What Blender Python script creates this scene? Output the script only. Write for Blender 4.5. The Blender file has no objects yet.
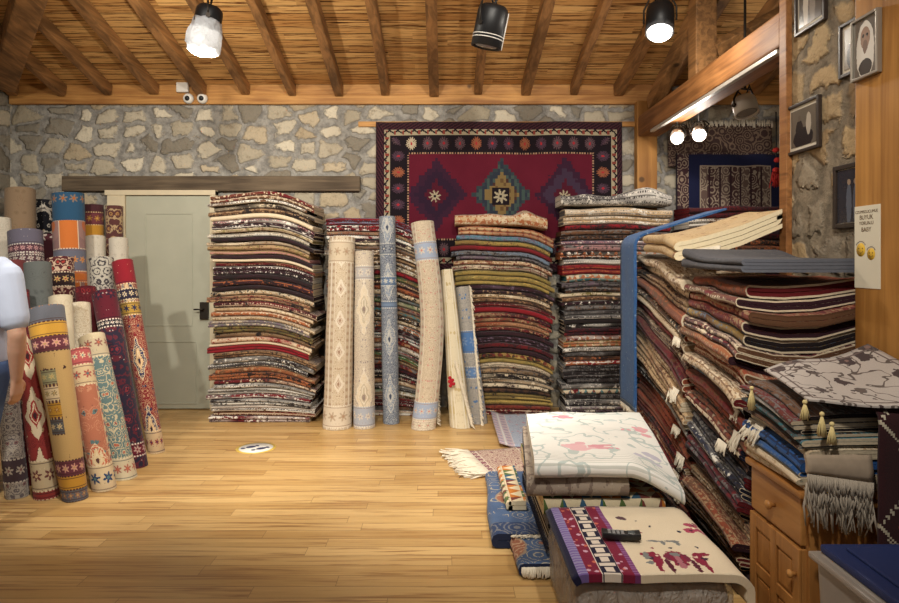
import bpy, bmesh, math, random
from mathutils import Vector, Matrix, noise

PI = math.pi
R = random.Random(11)
SC = bpy.context.scene
COL = SC.collection
F, CX, CY, H = 640.0, 445.0, 260.0, 1.45      # focal length in px, principal point, eye height


def at(px, py, d):
    return Vector(((px - CX) * d / F, d, H - (py - CY) * d / F))


def ax(px, d):
    return (px - CX) * d / F


def az(py, d):
    return H - (py - CY) * d / F


def lin(c):
    out = []
    for v in c[:3]:
        v = v / 255.0
        out.append(v / 12.92 if v <= 0.04045 else ((v + 0.055) / 1.055) ** 2.4)
    return tuple(out)


# ------------------------------------------------------------------ node language
class S:
    def __init__(s, m, sock):
        s.m, s.k = m, sock

    def __add__(s, o): return s.m.math('ADD', s, o)
    def __radd__(s, o): return s.m.math('ADD', o, s)
    def __sub__(s, o): return s.m.math('SUBTRACT', s, o)
    def __rsub__(s, o): return s.m.math('SUBTRACT', o, s)
    def __mul__(s, o): return s.m.math('MULTIPLY', s, o)
    def __rmul__(s, o): return s.m.math('MULTIPLY', o, s)
    def __truediv__(s, o): return s.m.math('DIVIDE', s, o)
    def __lt__(s, o): return s.m.math('LESS_THAN', s, o)
    def __gt__(s, o): return s.m.math('GREATER_THAN', s, o)
    def abs(s): return s.m.math('ABSOLUTE', s)
    def frac(s): return s.m.math('FRACT', s)
    def floor(s): return s.m.math('FLOOR', s)
    def sin(s): return s.m.math('SINE', s)
    def mod(s, p): return s.m.math('FLOORED_MODULO', s, p)
    def cen(s, p): return (s.mod(p)) - p / 2.0
    def snap(s, p): return s.m.math('SNAP', s, p)


class Mat:
    def __init__(s, name):
        s.mat = bpy.data.materials.new(name)
        s.mat.use_nodes = True
        s.nt = s.mat.node_tree
        s.b = s.nt.nodes['Principled BSDF']

    def n(s, t, **p):
        o = s.nt.nodes.new(t)
        for k, v in p.items():
            setattr(o, k, v)
        return o

    def put(s, inp, v):
        if isinstance(v, S):
            s.nt.links.new(v.k, inp)
        elif isinstance(v, (tuple, list)):
            inp.default_value = tuple(v) + ((1.0,) if len(v) == 3 and inp.type == 'RGBA' else ())
        else:
            inp.default_value = v

    def math(s, op, a, b=None, c=None):
        o = s.n('ShaderNodeMath', operation=op)
        s.put(o.inputs[0], a)
        if b is not None:
            s.put(o.inputs[1], b)
        if c is not None:
            s.put(o.inputs[2], c)
        return S(s, o.outputs[0])

    def hyp(s, a, b):
        return s.math('SQRT', a * a + b * b)

    def mx(s, a, b): return s.math('MAXIMUM', a, b)
    def mn(s, a, b): return s.math('MINIMUM', a, b)

    def smooth(s, x, a, b):
        o = s.n('ShaderNodeMapRange', interpolation_type='SMOOTHSTEP')
        s.put(o.inputs[0], x)
        o.inputs[1].default_value, o.inputs[2].default_value = a, b
        return S(s, o.outputs[0])

    def vec(s, x, y, z=0.0):
        o = s.n('ShaderNodeCombineXYZ')
        s.put(o.inputs[0], x); s.put(o.inputs[1], y); s.put(o.inputs[2], z)
        return S(s, o.outputs[0])

    def sep(s, v):
        o = s.n('ShaderNodeSeparateXYZ')
        s.put(o.inputs[0], v)
        return [S(s, k) for k in o.outputs]

    def mix(s, f, a, b, mode='MIX'):
        o = s.n('ShaderNodeMix', data_type='RGBA', blend_type=mode)
        s.put(o.inputs[0], f); s.put(o.inputs[6], a); s.put(o.inputs[7], b)
        return S(s, o.outputs[2])

    def uv(s):
        o = s.n('ShaderNodeUVMap')
        x = s.sep(S(s, o.outputs[0]))
        return x[0], x[1]

    def obj(s):
        o = s.n('ShaderNodeTexCoord')
        return s.sep(S(s, o.outputs['Object']))

    def pos(s):
        o = s.n('ShaderNodeNewGeometry')
        return s.sep(S(s, o.outputs['Position']))

    def noise(s, v, scale=5.0, detail=2.0, rough=0.5, dist=0.0):
        o = s.n('ShaderNodeTexNoise')
        s.put(o.inputs['Vector'], v)
        o.inputs['Scale'].default_value = scale
        o.inputs['Detail'].default_value = detail
        o.inputs['Roughness'].default_value = rough
        o.inputs['Distortion'].default_value = dist
        return S(s, o.outputs[0])

    def vor(s, v, scale=1.0, feature='F1', metric='EUCLIDEAN', rnd=1.0):
        o = s.n('ShaderNodeTexVoronoi', feature=feature, voronoi_dimensions='3D')
        if feature != 'DISTANCE_TO_EDGE':
            o.distance = metric
        s.put(o.inputs['Vector'], v)
        o.inputs['Scale'].default_value = scale
        o.inputs['Randomness'].default_value = rnd
        d = S(s, o.outputs['Distance'])
        if feature == 'DISTANCE_TO_EDGE':
            return d
        rgb = s.n('ShaderNodeSeparateColor')
        s.nt.links.new(o.outputs['Color'], rgb.inputs[0])
        return d, S(s, rgb.outputs[0]), S(s, rgb.outputs[1])

    def attr(s, name, vec=True):
        o = s.n('ShaderNodeAttribute', attribute_type='OBJECT', attribute_name=name)
        return S(s, o.outputs['Color' if vec else 'Fac'])

    def out(s, col, rough=0.9, bump=None, bs=0.4, bd=0.01, sheen=0.0, spec=0.3, **kw):
        s.put(s.b.inputs['Base Color'], col)
        s.put(s.b.inputs['Roughness'], rough)
        s.b.inputs['Specular IOR Level'].default_value = spec
        if sheen:
            s.b.inputs['Sheen Weight'].default_value = sheen
        for k, v in kw.items():
            s.put(s.b.inputs[k.replace('_', ' ')], v)
        if bump is not None:
            o = s.n('ShaderNodeBump')
            o.inputs['Strength'].default_value = bs
            o.inputs['Distance'].default_value = bd
            s.put(o.inputs['Height'], bump)
            s.nt.links.new(o.outputs[0], s.b.inputs['Normal'])
        return s.mat


def plain(name, rgb, rough=0.6, spec=0.4, metal=0.0, var=0.06, scale=9.0):
    m = Mat(name)
    x, y, z = m.obj()
    n = m.noise(m.vec(x, y, z), scale, 3)
    c = lin(rgb)
    col = m.mix(n, tuple(v * (1 - var * 2) for v in c), tuple(min(1, v * (1 + var * 2)) for v in c))
    return m.out(col, rough, spec=spec, Metallic=metal)


# ------------------------------------------------------------------ scene helpers
def tag(o, label=None, cat=None, group=None, kind=None):
    if label: o['label'] = label
    if cat: o['category'] = cat
    if group: o['group'] = group
    if kind: o['kind'] = kind
    return o


def empty(name, loc, label=None, cat=None, group=None, kind=None, rz=0.0):
    o = bpy.data.objects.new(name, None)
    COL.objects.link(o)
    o.location = loc
    o.rotation_euler = (0, 0, rz)
    o.empty_display_size = 0.1
    return tag(o, label, cat, group, kind)


def link(name, bm, mats, parent=None, origin=None, smooth=False):
    """bm is in world coordinates; the mesh is moved to its origin (or the parent's)."""
    me = bpy.data.meshes.new(name)
    off = Vector((0, 0, 0))
    if parent is not None:
        p = parent
        off = Vector(p.location)
        while p.parent is not None:
            p = p.parent
            off += Vector(p.location)
    elif origin is not None:
        off = Vector(origin)
    else:
        xs = [v.co for v in bm.verts]
        lo = Vector((min(v.x for v in xs), min(v.y for v in xs), min(v.z for v in xs)))
        hi = Vector((max(v.x for v in xs), max(v.y for v in xs), max(v.z for v in xs)))
        off = Vector(((lo.x + hi.x) / 2, (lo.y + hi.y) / 2, lo.z))
    for v in bm.verts:
        v.co -= off
    if smooth:
        for f in bm.faces:
            f.smooth = True
    bm.normal_update()
    bm.to_mesh(me)
    bm.free()
    if not isinstance(mats, (list, tuple)):
        mats = [mats]
    for m in mats:
        me.materials.append(m)
    o = bpy.data.objects.new(name, me)
    COL.objects.link(o)
    if parent is not None:
        o.parent = parent
    else:
        o.location = off
    return o


def BM():
    bm = bmesh.new()
    bm.loops.layers.uv.new('UVMap')
    return bm


def box(bm, lo, hi, bev=0.0, M=None, mi=0):
    lo, hi = Vector(lo), Vector(hi)
    t = bmesh.new()
    bmesh.ops.create_cube(t, size=1.0)
    for v in t.verts:
        v.co = Vector((lo.x + (v.co.x + .5) * (hi.x - lo.x), lo.y + (v.co.y + .5) * (hi.y - lo.y), lo.z + (v.co.z + .5) * (hi.z - lo.z)))
    if bev > 0:
        bmesh.ops.bevel(t, geom=list(t.edges), offset=bev, segments=2, affect='EDGES', profile=0.6)
    merge(bm, t, M, mi)


def merge(bm, t, M=None, mi=0):
    uvl = bm.loops.layers.uv.verify()
    tl = t.loops.layers.uv.active
    mp = {}
    for v in t.verts:
        mp[v] = bm.verts.new(M @ v.co if M is not None else v.co)
    for f in t.faces:
        try:
            g = bm.faces.new([mp[v] for v in f.verts])
        except ValueError:
            continue
        g.smooth = f.smooth
        g.material_index = mi
        if tl is not None:
            for a, b in zip(f.loops, g.loops):
                b[uvl].uv = a[tl].uv
    t.free()


def beam(bm, a, b, w, h, up=Vector((0, 0, 1)), bev=0.004, mi=0):
    a, b = Vector(a), Vector(b)
    d = (b - a)
    L = d.length
    d.normalize()
    x = d.cross(up).normalized()
    u = x.cross(d).normalized()
    M = Matrix((( x.x, d.x, u.x, a.x), (x.y, d.y, u.y, a.y), (x.z, d.z, u.z, a.z), (0, 0, 0, 1)))
    box(bm, (-w / 2, 0, -h / 2), (w / 2, L, h / 2), bev, M, mi)


def tube(bm, pts, rad, seg=8, cap=True, mi=0, flat=1.0):
    """sphere-swept tube along pts; rad a number or a list"""
    pts = [Vector(p) for p in pts]
    n = len(pts)
    if not isinstance(rad, (list, tuple)):
        rad = [rad] * n
    rings = []
    pu = None
    for i in range(n):
        d = (pts[min(i + 1, n - 1)] - pts[max(i - 1, 0)])
        if d.length < 1e-9:
            d = Vector((0, 0, 1))
        d.normalize()
        if pu is None:
            pu = Vector((1, 0, 0)) if abs(d.x) < 0.8 else Vector((0, 1, 0))
        u = (pu - d * pu.dot(d)).normalized()
        pu = u
        w = d.cross(u)
        rings.append([bm.verts.new(pts[i] + (u * math.cos(2 * PI * k / seg) + w * math.sin(2 * PI * k / seg) * flat) * rad[i]) for k in range(seg)])
    for i in range(n - 1):
        for k in range(seg):
            f = bm.faces.new((rings[i][k], rings[i][(k + 1) % seg], rings[i + 1][(k + 1) % seg], rings[i + 1][k]))
            f.smooth = True
            f.material_index = mi
    if cap:
        f = bm.faces.new(list(reversed(rings[0]))); f.material_index = mi
        f = bm.faces.new(rings[-1]); f.material_index = mi


def lathe(bm, prof, M=None, seg=24, mi=0, close=False):
    """prof: list of (r, z)"""
    rings = []
    for r, z in prof:
        ring = []
        for k in range(seg):
            c = Vector((r * math.cos(2 * PI * k / seg), r * math.sin(2 * PI * k / seg), z))
            ring.append(bm.verts.new(M @ c if M is not None else c))
        rings.append(ring)
    for i in range(len(rings) - 1):
        for k in range(seg):
            f = bm.faces.new((rings[i][k], rings[i][(k + 1) % seg], rings[i + 1][(k + 1) % seg], rings[i + 1][k]))
            f.smooth = True
            f.material_index = mi
    if prof[0][0] > 1e-6:
        f = bm.faces.new(list(reversed(rings[0]))); f.material_index = mi
    if prof[-1][0] > 1e-6:
        f = bm.faces.new(rings[-1]); f.material_index = mi


def frame_to(d, o=(0, 0, 0), roll=0.0):
    """matrix whose +Z is the direction d"""
    z = Vector(d).normalized()
    x = Vector((0, 0, 1)).cross(z)
    if x.length < 1e-4:
        x = Vector((1, 0, 0))
    x.normalize()
    y = z.cross(x)
    o = Vector(o)
    return Matrix(((x.x, y.x, z.x, o.x), (x.y, y.y, z.y, o.y), (x.z, y.z, z.z, o.z), (0, 0, 0, 1)))


def sheet(bm, fn, ns, nt, thick, su=1.0, sv=1.0, down=False):
    """a cloth of real thickness: fn(s,t) in 0..1 gives points; UV in metres su x sv"""
    uvl = bm.loops.layers.uv.verify()
    P = [[Vector(fn(i / ns, j / nt)) for j in range(nt + 1)] for i in range(ns + 1)]
    top, bot = [], []
    for i in range(ns + 1):
        a, b = [], []
        for j in range(nt + 1):
            du = P[min(i + 1, ns)][j] - P[max(i - 1, 0)][j]
            dv = P[i][min(j + 1, nt)] - P[i][max(j - 1, 0)]
            n = du.cross(dv)
            n = n.normalized() if n.length > 1e-9 else Vector((0, 0, 1))
            a.append(bm.verts.new(P[i][j] + n * thick / 2))
            b.append(bm.verts.new(P[i][j] - n * thick / 2))
        top.append(a); bot.append(b)

    def face(vs, ij, sm=True):
        f = bm.faces.new(vs)
        f.smooth = sm
        for l, (i, j) in zip(f.loops, ij):
            l[uvl].uv = (i / ns * su, j / nt * sv)
    for i in range(ns):
        for j in range(nt):
            ij = [(i, j), (i + 1, j), (i + 1, j + 1), (i, j + 1)]
            face([top[a][b] for a, b in ij], ij)
            ij = ij[::-1]
            face([bot[a][b] for a, b in ij], ij)
    for i in range(ns):
        ij = [(i, 0), (i + 1, 0)]
        face([bot[i][0], bot[i + 1][0], top[i + 1][0], top[i][0]], [ij[0], ij[1], ij[1], ij[0]], False)
        ij = [(i + 1, nt), (i, nt)]
        face([bot[i + 1][nt], bot[i][nt], top[i][nt], top[i + 1][nt]], [ij[0], ij[1], ij[1], ij[0]], False)
    for j in range(nt):
        face([bot[0][j + 1], bot[0][j], top[0][j], top[0][j + 1]], [(0, j + 1), (0, j), (0, j), (0, j + 1)], False)
        face([bot[ns][j], bot[ns][j + 1], top[ns][j + 1], top[ns][j]], [(ns, j), (ns, j + 1), (ns, j + 1), (ns, j)], False)


def strands(bm, p0, p1, dirv, length, n, rad=0.003, rnd=None, wav=0.3, clump=1):
    """a fringe between p0 and p1 hanging in dirv"""
    rnd = rnd or R
    p0, p1, dirv = Vector(p0), Vector(p1), Vector(dirv).normalized()
    side = (p1 - p0).normalized()
    nrm = side.cross(dirv)
    for i in range(n):
        a = p0.lerp(p1, (i + rnd.uniform(.2, .8)) / n)
        L = length * rnd.uniform(.75, 1.1)
        b = a + dirv * L * .5 + side * rnd.uniform(-1, 1) * L * wav * .4 + nrm * rnd.uniform(-1, 1) * L * .08
        c = a + dirv * L + side * rnd.uniform(-1, 1) * L * wav * .8 + nrm * rnd.uniform(-1, 1) * L * .12
        tube(bm, [a, b, c], [rad, rad * 1.1, rad * .7], 5)


# ------------------------------------------------------------------ folded carpets
PAL = {
    'K': ((44, 37, 38), 'black'), 'P': ((62, 38, 45), 'dark plum'), 'M': ((112, 38, 42), 'maroon'), 'R': ((146, 38, 46), 'red'),
    'B': ((116, 82, 60), 'brown'), 'T': ((180, 148, 112), 'tan'), 'C': ((226, 208, 178), 'cream'), 'W': ((236, 230, 218), 'ivory'),
    'G': ((120, 116, 114), 'grey'), 'O': ((178, 106, 68), 'orange'), 'V': ((132, 118, 70), 'olive'), 'Y': ((180, 152, 86), 'mustard'),
    'U': ((116, 96, 112), 'dusty purple'), 'L': ((118, 136, 158), 'pale blue'), 'N': ((42, 45, 64), 'navy'), 'E': ((64, 122, 130), 'teal'),
    'H': ((158, 82, 58), 'rust'), 'S': ((204, 174, 134), 'sand'), 'I': ((206, 146, 146), 'pink'), 'F': ((78, 108, 66), 'green'),
    'D': ((52, 96, 160), 'blue'),
}


def weave_material():
    m = Mat('woven_carpet')
    u, v = m.uv()
    c1, c2, c3 = m.attr('c1'), m.attr('c2'), m.attr('c3')
    seed, den, pt = m.attr('seed', False), m.attr('den', False), m.attr('pt', False)
    wv = m.noise(m.vec(v * 30.0, u * 45.0, seed * 5.0), 1.0, 2) - 0.5
    d, r, g = m.vor(m.vec(v * 52.0 + wv * 1.2, u * 95.0 + wv * 1.5, seed * 31.0), 1.0, 'F1', 'MANHATTAN', 0.85)
    big = m.noise(m.vec(v * 5.0, u * 9.0, seed * 17.0), 1.0, 2)
    # motif A: flecks and small lozenges
    fl = (r < den * 1.25) * (d < 0.72)
    # motif B: zigzag triangles
    tri = ((v * 14.0 + seed + wv * .3).frac() - 0.5).abs() * 2.0
    zz = ((u * 30.0 + seed).frac() < tri) * (r < den * 2.0)
    # motif C: rows of dashes
    row = (u * 62.0 + seed * 3.0 + wv * .8).frac() < 0.42
    dash = ((v * 44.0 + (u * 62.0).floor() * 0.37 + wv).frac() < 0.55) * row
    isb = (pt > 0.5) * (pt < 1.5)
    isc = pt > 1.5
    f = m.mix(isb, m.mix(isc, fl, dash * (r < den * 1.6)), zz)
    c23 = m.mix(g > 0.62, c2, c3)
    col = m.mix(m.smooth(m.noise(m.vec(v * 2.2, u * 14.0, seed * 3.0), 1.0, 2), .45, .62) * .55 * (den > 0.01), c1, c3)
    col = m.mix(f * 0.9, col, c23)
    line = ((u * 37.0 + seed).frac() < 0.16) * (wv > -0.12) * (den > 0.01)
    col = m.mix(line * 0.75, col, c2)
    patch = m.smooth(big, 0.56, 0.60)
    col = m.mix(patch * (r > 0.6) * m.smooth(den, 0.05, 0.3), col, c3)
    n = m.noise(m.vec(v * 90.0, u * 140.0, seed), 1.0, 3)
    col = m.mix(0.35, col, m.mix(n, (0.25, 0.25, 0.25), (1.0, 1.0, 1.0)), 'MULTIPLY')
    return m.out(col, 0.95, m.noise(m.vec(v * 260.0, u * 420.0, seed), 1.0, 2), 0.5, 0.004, sheen=0.15, spec=0.1)


def edge_material():
    m = Mat('carpet_edge')
    x, y, z = m.obj()
    n = m.noise(m.vec(x * 90.0, y * 90.0, z * 160.0), 1.0, 3)
    U, V = m.uv()
    col = m.mix(V < .34, m.attr('c4'), m.attr('c5'))
    col = m.mix(0.6, col, m.mix(n, (0.35, 0.35, 0.35), (1.0, 1.0, 1.0)), 'MULTIPLY')
    return m.out(col, 0.95, n, 0.5, 0.004, spec=0.1)


WEAVE, EDGE = weave_material(), edge_material()


def folded_bm(W, D, T, m, nx, rnd, deform, loose=0.0, nose=0.022):
    """one carpet folded into 2*m layers, folds facing -y; local box x 0..W, y 0..D, z 0..T, then deform(Vector)->Vector"""
    bm = BM()
    uvl = bm.loops.layers.uv.verify()
    n = 2 * m
    h = T / n
    s = h * 0.90
    ph = rnd.uniform(0, 50)
    path = []
    for i in range(n):
        zc = (i + .5) * h
        fr = h * .5 + rnd.uniform(0, nose)
        if i % 2 == 0:
            ys = [D, D * .62, D * .32, D * .14, fr + 0.012]
            path += [(y, zc) for y in ys]
            for k in range(0, 5):
                a = PI * k / 4
                path.append((fr - math.sin(a) * h * .5, zc + h * .5 - math.cos(a) * h * .5))
        else:
            ys = [fr + 0.012, D * .14, D * .32, D * .62]
            path += [(y, zc) for y in ys]
            if i < n - 1:
                for k in range(0, 5):
                    a = PI * k / 4
                    path.append((D - h + math.sin(a) * h * .5, zc + h * .5 - math.cos(a) * h * .5))
            else:
                path.append((D, zc))
    # drop coincident points
    pp = [path[0]]
    for q in path[1:]:
        if (q[0] - pp[-1][0]) ** 2 + (q[1] - pp[-1][1]) ** 2 > 1e-7:
            pp.append(q)
    path = pp
    N = len(path)
    Lf, Rt, arc = [], [], [0.0]
    for i in range(N):
        a, b = path[max(i - 1, 0)], path[min(i + 1, N - 1)]
        dy, dz = b[0] - a[0], b[1] - a[1]
        l = math.hypot(dy, dz) or 1e-9
        ny, nz = -dz / l, dy / l
        Lf.append((path[i][0] + ny * s / 2, path[i][1] + nz * s / 2))
        Rt.append((path[i][0] - ny * s / 2, path[i][1] - nz * s / 2))
        if i:
            arc.append(arc[-1] + math.hypot(path[i][0] - path[i - 1][0], path[i][1] - path[i - 1][1]))

    def P(q, x):
        y, z = q
        wob = (noise.noise(Vector((x * 3.1, ph, z * 9))) * .012 + noise.noise(Vector((x * 9, ph + 7, z * 20))) * .004) * max(0.0, 1 - y / (D * .6))
        zz = z + loose * T * noise.noise(Vector((x * 4.3, y * 3.0, ph))) * (z / T)
        return deform(Vector((x, y + wob, zz)))
    xs = [W * j / nx for j in range(nx + 1)]
    LV = [[bm.verts.new(P(q, x)) for q in Lf] for x in xs]
    RV = [[bm.verts.new(P(q, x)) for q in Rt] for x in xs]

    def face(vs, uvs, mi=0, sm=True):
        f = bm.faces.new(vs)
        f.smooth = sm
        f.material_index = mi
        for l, t in zip(f.loops, uvs):
            l[uvl].uv = t
    for j in range(nx):
        for i in range(N - 1):
            uvs = [(arc[i], xs[j]), (arc[i + 1], xs[j]), (arc[i + 1], xs[j + 1]), (arc[i], xs[j + 1])]
            face([LV[j][i], LV[j][i + 1], LV[j + 1][i + 1], LV[j + 1][i]][::-1], uvs[::-1])
            face([RV[j][i], RV[j][i + 1], RV[j + 1][i + 1], RV[j + 1][i]], uvs)
        for i in (0, N - 1):
            vs = [LV[j][i], LV[j + 1][i], RV[j + 1][i], RV[j][i]]
            if i:
                vs.reverse()
            face(vs, [(arc[i], xs[j])] * 4, 1, False)
    for j in (0, nx):                       # the two cut ends show every layer
        A = [bm.verts.new(v.co) for v in LV[j]]
        B = [bm.verts.new(v.co) for v in RV[j]]
        for i in range(N - 1):
            vs = [A[i], A[i + 1], B[i + 1], B[i]]
            if j:
                vs.reverse()
            q = [(arc[i], 0), (arc[i], 0), (arc[i], 1), (arc[i], 1)]
            face(vs, q[::-1] if j else q, 1, False)
    return bm


ORD = ['topmost', 'second', 'third', 'fourth', 'fifth', 'sixth', 'seventh', 'eighth', 'ninth', 'tenth', 'eleventh', 'twelfth', 'thirteenth',
       'fourteenth', 'fifteenth', 'sixteenth', 'seventeenth', 'eighteenth', 'nineteenth', 'twentieth', 'twenty-first', 'twenty-second',
       'twenty-third', 'twenty-fourth', 'twenty-fifth', 'twenty-sixth', 'twenty-seventh', 'twenty-eighth', 'twenty-ninth', 'thirtieth',
       'thirty-first', 'thirty-second', 'thirty-third', 'thirty-fourth', 'thirty-fifth', 'thirty-sixth', 'thirty-seventh', 'thirty-eighth',
       'thirty-ninth', 'fortieth', 'forty-first', 'forty-second', 'forty-third', 'forty-fourth', 'forty-fifth', 'forty-sixth', 'forty-seventh']


def paint(o, ch, rnd, edge=None):
    c = [lin(PAL[k][0]) for k in ch]
    j = rnd.uniform(.88, 1.12)
    o['c1'] = [min(1, v * j) for v in c[0]]
    o['c2'] = list(c[1])
    o['c3'] = list(c[2])
    if edge is None:
        edge = rnd.choice([c[0], c[0], c[1], c[2]])
    o['c4'] = [v * .9 for v in edge]
    o['c5'] = list(lin(PAL['C'][0])) if rnd.random() < .5 else [v * .7 for v in edge]
    o['seed'] = rnd.uniform(0, 10)
    o['den'] = 0.0 if ch[0] == ch[1] == ch[2] else rnd.uniform(.34, .66)
    o['pt'] = float(rnd.choice([0, 0, 0, 1, 2, 2]))


def describe(ch):
    n = []
    for k in ch:
        w = PAL[k][1]
        if w not in n:
            n.append(w)
    if len(n) == 1:
        return 'plain ' + n[0]
    return n[0] + ' and ' + n[1]


def stack(spec, M, W, D, Ht, droop, where, group, seed, nx=14, jx=.02, jy=.012, z0=0.0, edge=None, below=None, tops=None, over=None, ang=0.02, dark=None, first=0):
    """spec lists carpets from the top: 'pxheight + three colour letters (+ m for a loosely folded one, > pushed to the right)'. M puts
    the local box (x 0..W, folds facing -y, z up) into the room; droop(x, y, z) bends the whole stack at once so layers never cross."""
    rnd = random.Random(seed)
    items = []
    for t in spec.split():
        k = 0
        while t[k].isdigit():
            k += 1
        items.append((float(t[:k]), t[k:k + 3], t[k + 3:]))
    tot = sum(i[0] for i in items)
    z = z0
    res = []
    for idx in range(len(items) - 1, -1, -1):
        hpx, ch, fl = items[idx]
        T = hpx / tot * (Ht - z0)
        ox = rnd.uniform(-jx, jx) + (.03 if '>' in fl else 0)
        oy = rnd.uniform(-jy, jy)
        w = W * rnd.uniform(.95, 1.0)
        dd = D * rnd.uniform(.94, 1.0)
        a = rnd.uniform(-ang, ang)
        if over and idx in over:
            ox += over[idx][0]; w += over[idx][1]
        m = 2 if (T > .05 and 'm' not in fl and rnd.random() < .75) else 1
        zz = z

        def deform(p, zz=zz, ox=ox, oy=oy, w=w, a=a):
            x = p.x + ox + (W - w) / 2
            y = p.y + oy + a * (p.x - w / 2)
            q = Vector((x, y, p.z + zz))
            q.z += droop(x / W, y / D, q.z)
            # the bottom rests level on what carries the stack
            return M @ q
        bm = folded_bm(w, dd, T - .003, m, nx, rnd, deform, loose=.22 if idx == 0 else 0.0)
        o = link('folded_carpet', bm, [WEAVE, EDGE])
        ek = edge if edge and rnd.random() < .3 else (rnd.choice(dark) if dark else None)
        paint(o, ch, rnd, lin(PAL[ek][0]) if ek else None)
        if 't' in fl: o['pt'] = 1.0
        if 'd' in fl: o['pt'] = 2.0
        if 'f' in fl: o['pt'] = 0.0
        word = ORD[idx + first]
        tag(o, f"{describe(ch)} folded carpet, {word + ' from top' if idx + first else 'topmost'} of {where}", 'carpet', group)
        res.insert(0, o)
        z += T
    return res


# ------------------------------------------------------------------ materials of the room
def mat_floor():
    m = Mat('laminate_floor')
    x, y, z = m.pos()
    w = 0.098
    row = (y / w).floor()
    sh = (row * 0.387).frac() * 1.3
    sh = (row * 12.9898).sin() * 43758.5
    sh = sh.frac()
    col_i = (x / 1.15 + sh).floor()
    rnd = ((row * 7.13 + col_i * 3.71).sin() * 9543.1).frac()
    rnd2 = ((row * 2.93 + col_i * 8.17).sin() * 6571.7).frac()
    g1 = m.noise(m.vec(x * 1.6 + rnd * 40.0, y * 38.0, rnd2 * 9.0), 1.0, 4, .6, .6)
    g2 = m.noise(m.vec(x * 5.0, y * 150.0, rnd * 7.0), 1.0, 2)
    base = m.mix(rnd, lin((188, 150, 92)), lin((220, 184, 124)))
    col = m.mix(m.smooth(g1, .50, .68), base, lin((156, 114, 66)))
    col = m.mix(m.smooth(g1, .42, .25) * 0.7, col, lin((228, 190, 128)))
    col = m.mix(g2 * 0.25, col, lin((140, 96, 52)))
    fy = (y / w).frac()
    fx = (x / 1.15 + sh).frac()
    seam = m.mx(m.mx(fy < 0.025, fy > 0.985), fx < 0.0025)
    col = m.mix(seam * .55, col, lin((92, 62, 34)))
    return m.out(col, m.math('ADD', g2 * .12, .30), seam * -1.0 + g2 * .1, .15, .002, spec=.45)


def mat_stone(name, axis, tint=1.0, sc=1.0, warm_lit=False):
    m = Mat(name)
    x, y, z = m.pos()
    a = x if axis == 'x' else y
    wob = m.noise(m.vec(a * 2.2, z * 2.2, 3.0), 1.0, 2) - .5
    wob2 = m.noise(m.vec(a * 9.0, z * 9.0, 8.0), 1.0, 3) - .5
    wob3 = m.noise(m.vec(a * 26.0, z * 26.0, 5.0), 1.0, 3) - .5
    p = m.vec(a * 4.1 * sc + wob * 1.1 + wob2 * .42 + wob3 * .16, z * 6.0 * sc + wob * .9 + wob2 * .46 + wob3 * .18, 0.37)
    e = m.vor(p, 1.0, 'DISTANCE_TO_EDGE', rnd=.70)
    d, r, g = m.vor(p, 1.0, 'F1', rnd=.70)
    thr = .05 + r * .13
    stone = m.smooth(e - thr, -.03, .07)
    n = m.noise(m.vec(a, z, y if axis == 'x' else x), 14.0, 5, .65)
    n2 = m.noise(m.vec(a, z, 0.0), 42.0, 4, .7)
    c = m.mix(r, lin((150, 126, 94) if warm_lit else (168, 157, 136)), lin((198, 172, 132) if warm_lit else (218, 208, 186)))
    c = m.mix((g > .72) * .75, c, lin((122, 116, 106)))
    c = m.mix((g < .14) * .5, c, lin((176, 154, 120)))
    c = m.mix(m.smooth(n, .52, .75) * .6, c, lin((112, 96, 76)))
    c = m.mix(m.smooth(n2, .55, .75) * .4, c, lin((84, 76, 66)))
    mort = m.mix(m.smooth(n, .3, .7), lin((104, 94, 80) if warm_lit else (124, 121, 116)), lin((144, 130, 110) if warm_lit else (170, 166, 158)))
    col = m.mix(stone, mort, c)
    if tint != 1.0:
        col = m.mix(1.0, col, (tint, tint, tint), 'MULTIPLY')
    hgt = stone * (m.smooth(e, .0, .35) * .6 + .5) + n * .5 + n2 * .25
    return m.out(col, .95, hgt, .8, .032, spec=.15)


def mat_wood(name, dark, light, axis='x', scale=1.0, knots=True, rough=.55):
    m = Mat(name)
    x, y, z = m.pos()
    s = {'x': (1.2, 22.0, 22.0), 'y': (22.0, 1.2, 22.0), 'z': (22.0, 22.0, 1.2)}[axis]
    v = m.vec(x * s[0] * scale, y * s[1] * scale, z * s[2] * scale)
    g = m.noise(v, 1.0, 4, .6, .8)
    big = m.noise(m.vec(x * 2.3, y * 2.3, z * 2.3), 1.0, 2)
    col = m.mix(m.smooth(g * .7 + big * .45, .38, .82), lin(dark), lin(light))
    if knots:
        d, r, gg = m.vor(m.vec(x * 2.6, y * 2.6, z * 2.6), 1.0)
        k = m.smooth(d, .10, .05)
        col = m.mix(k * .8, col, lin(tuple(v * .45 for v in dark)))
    return m.out(col, rough, g, .25, .006, spec=.3)


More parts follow.
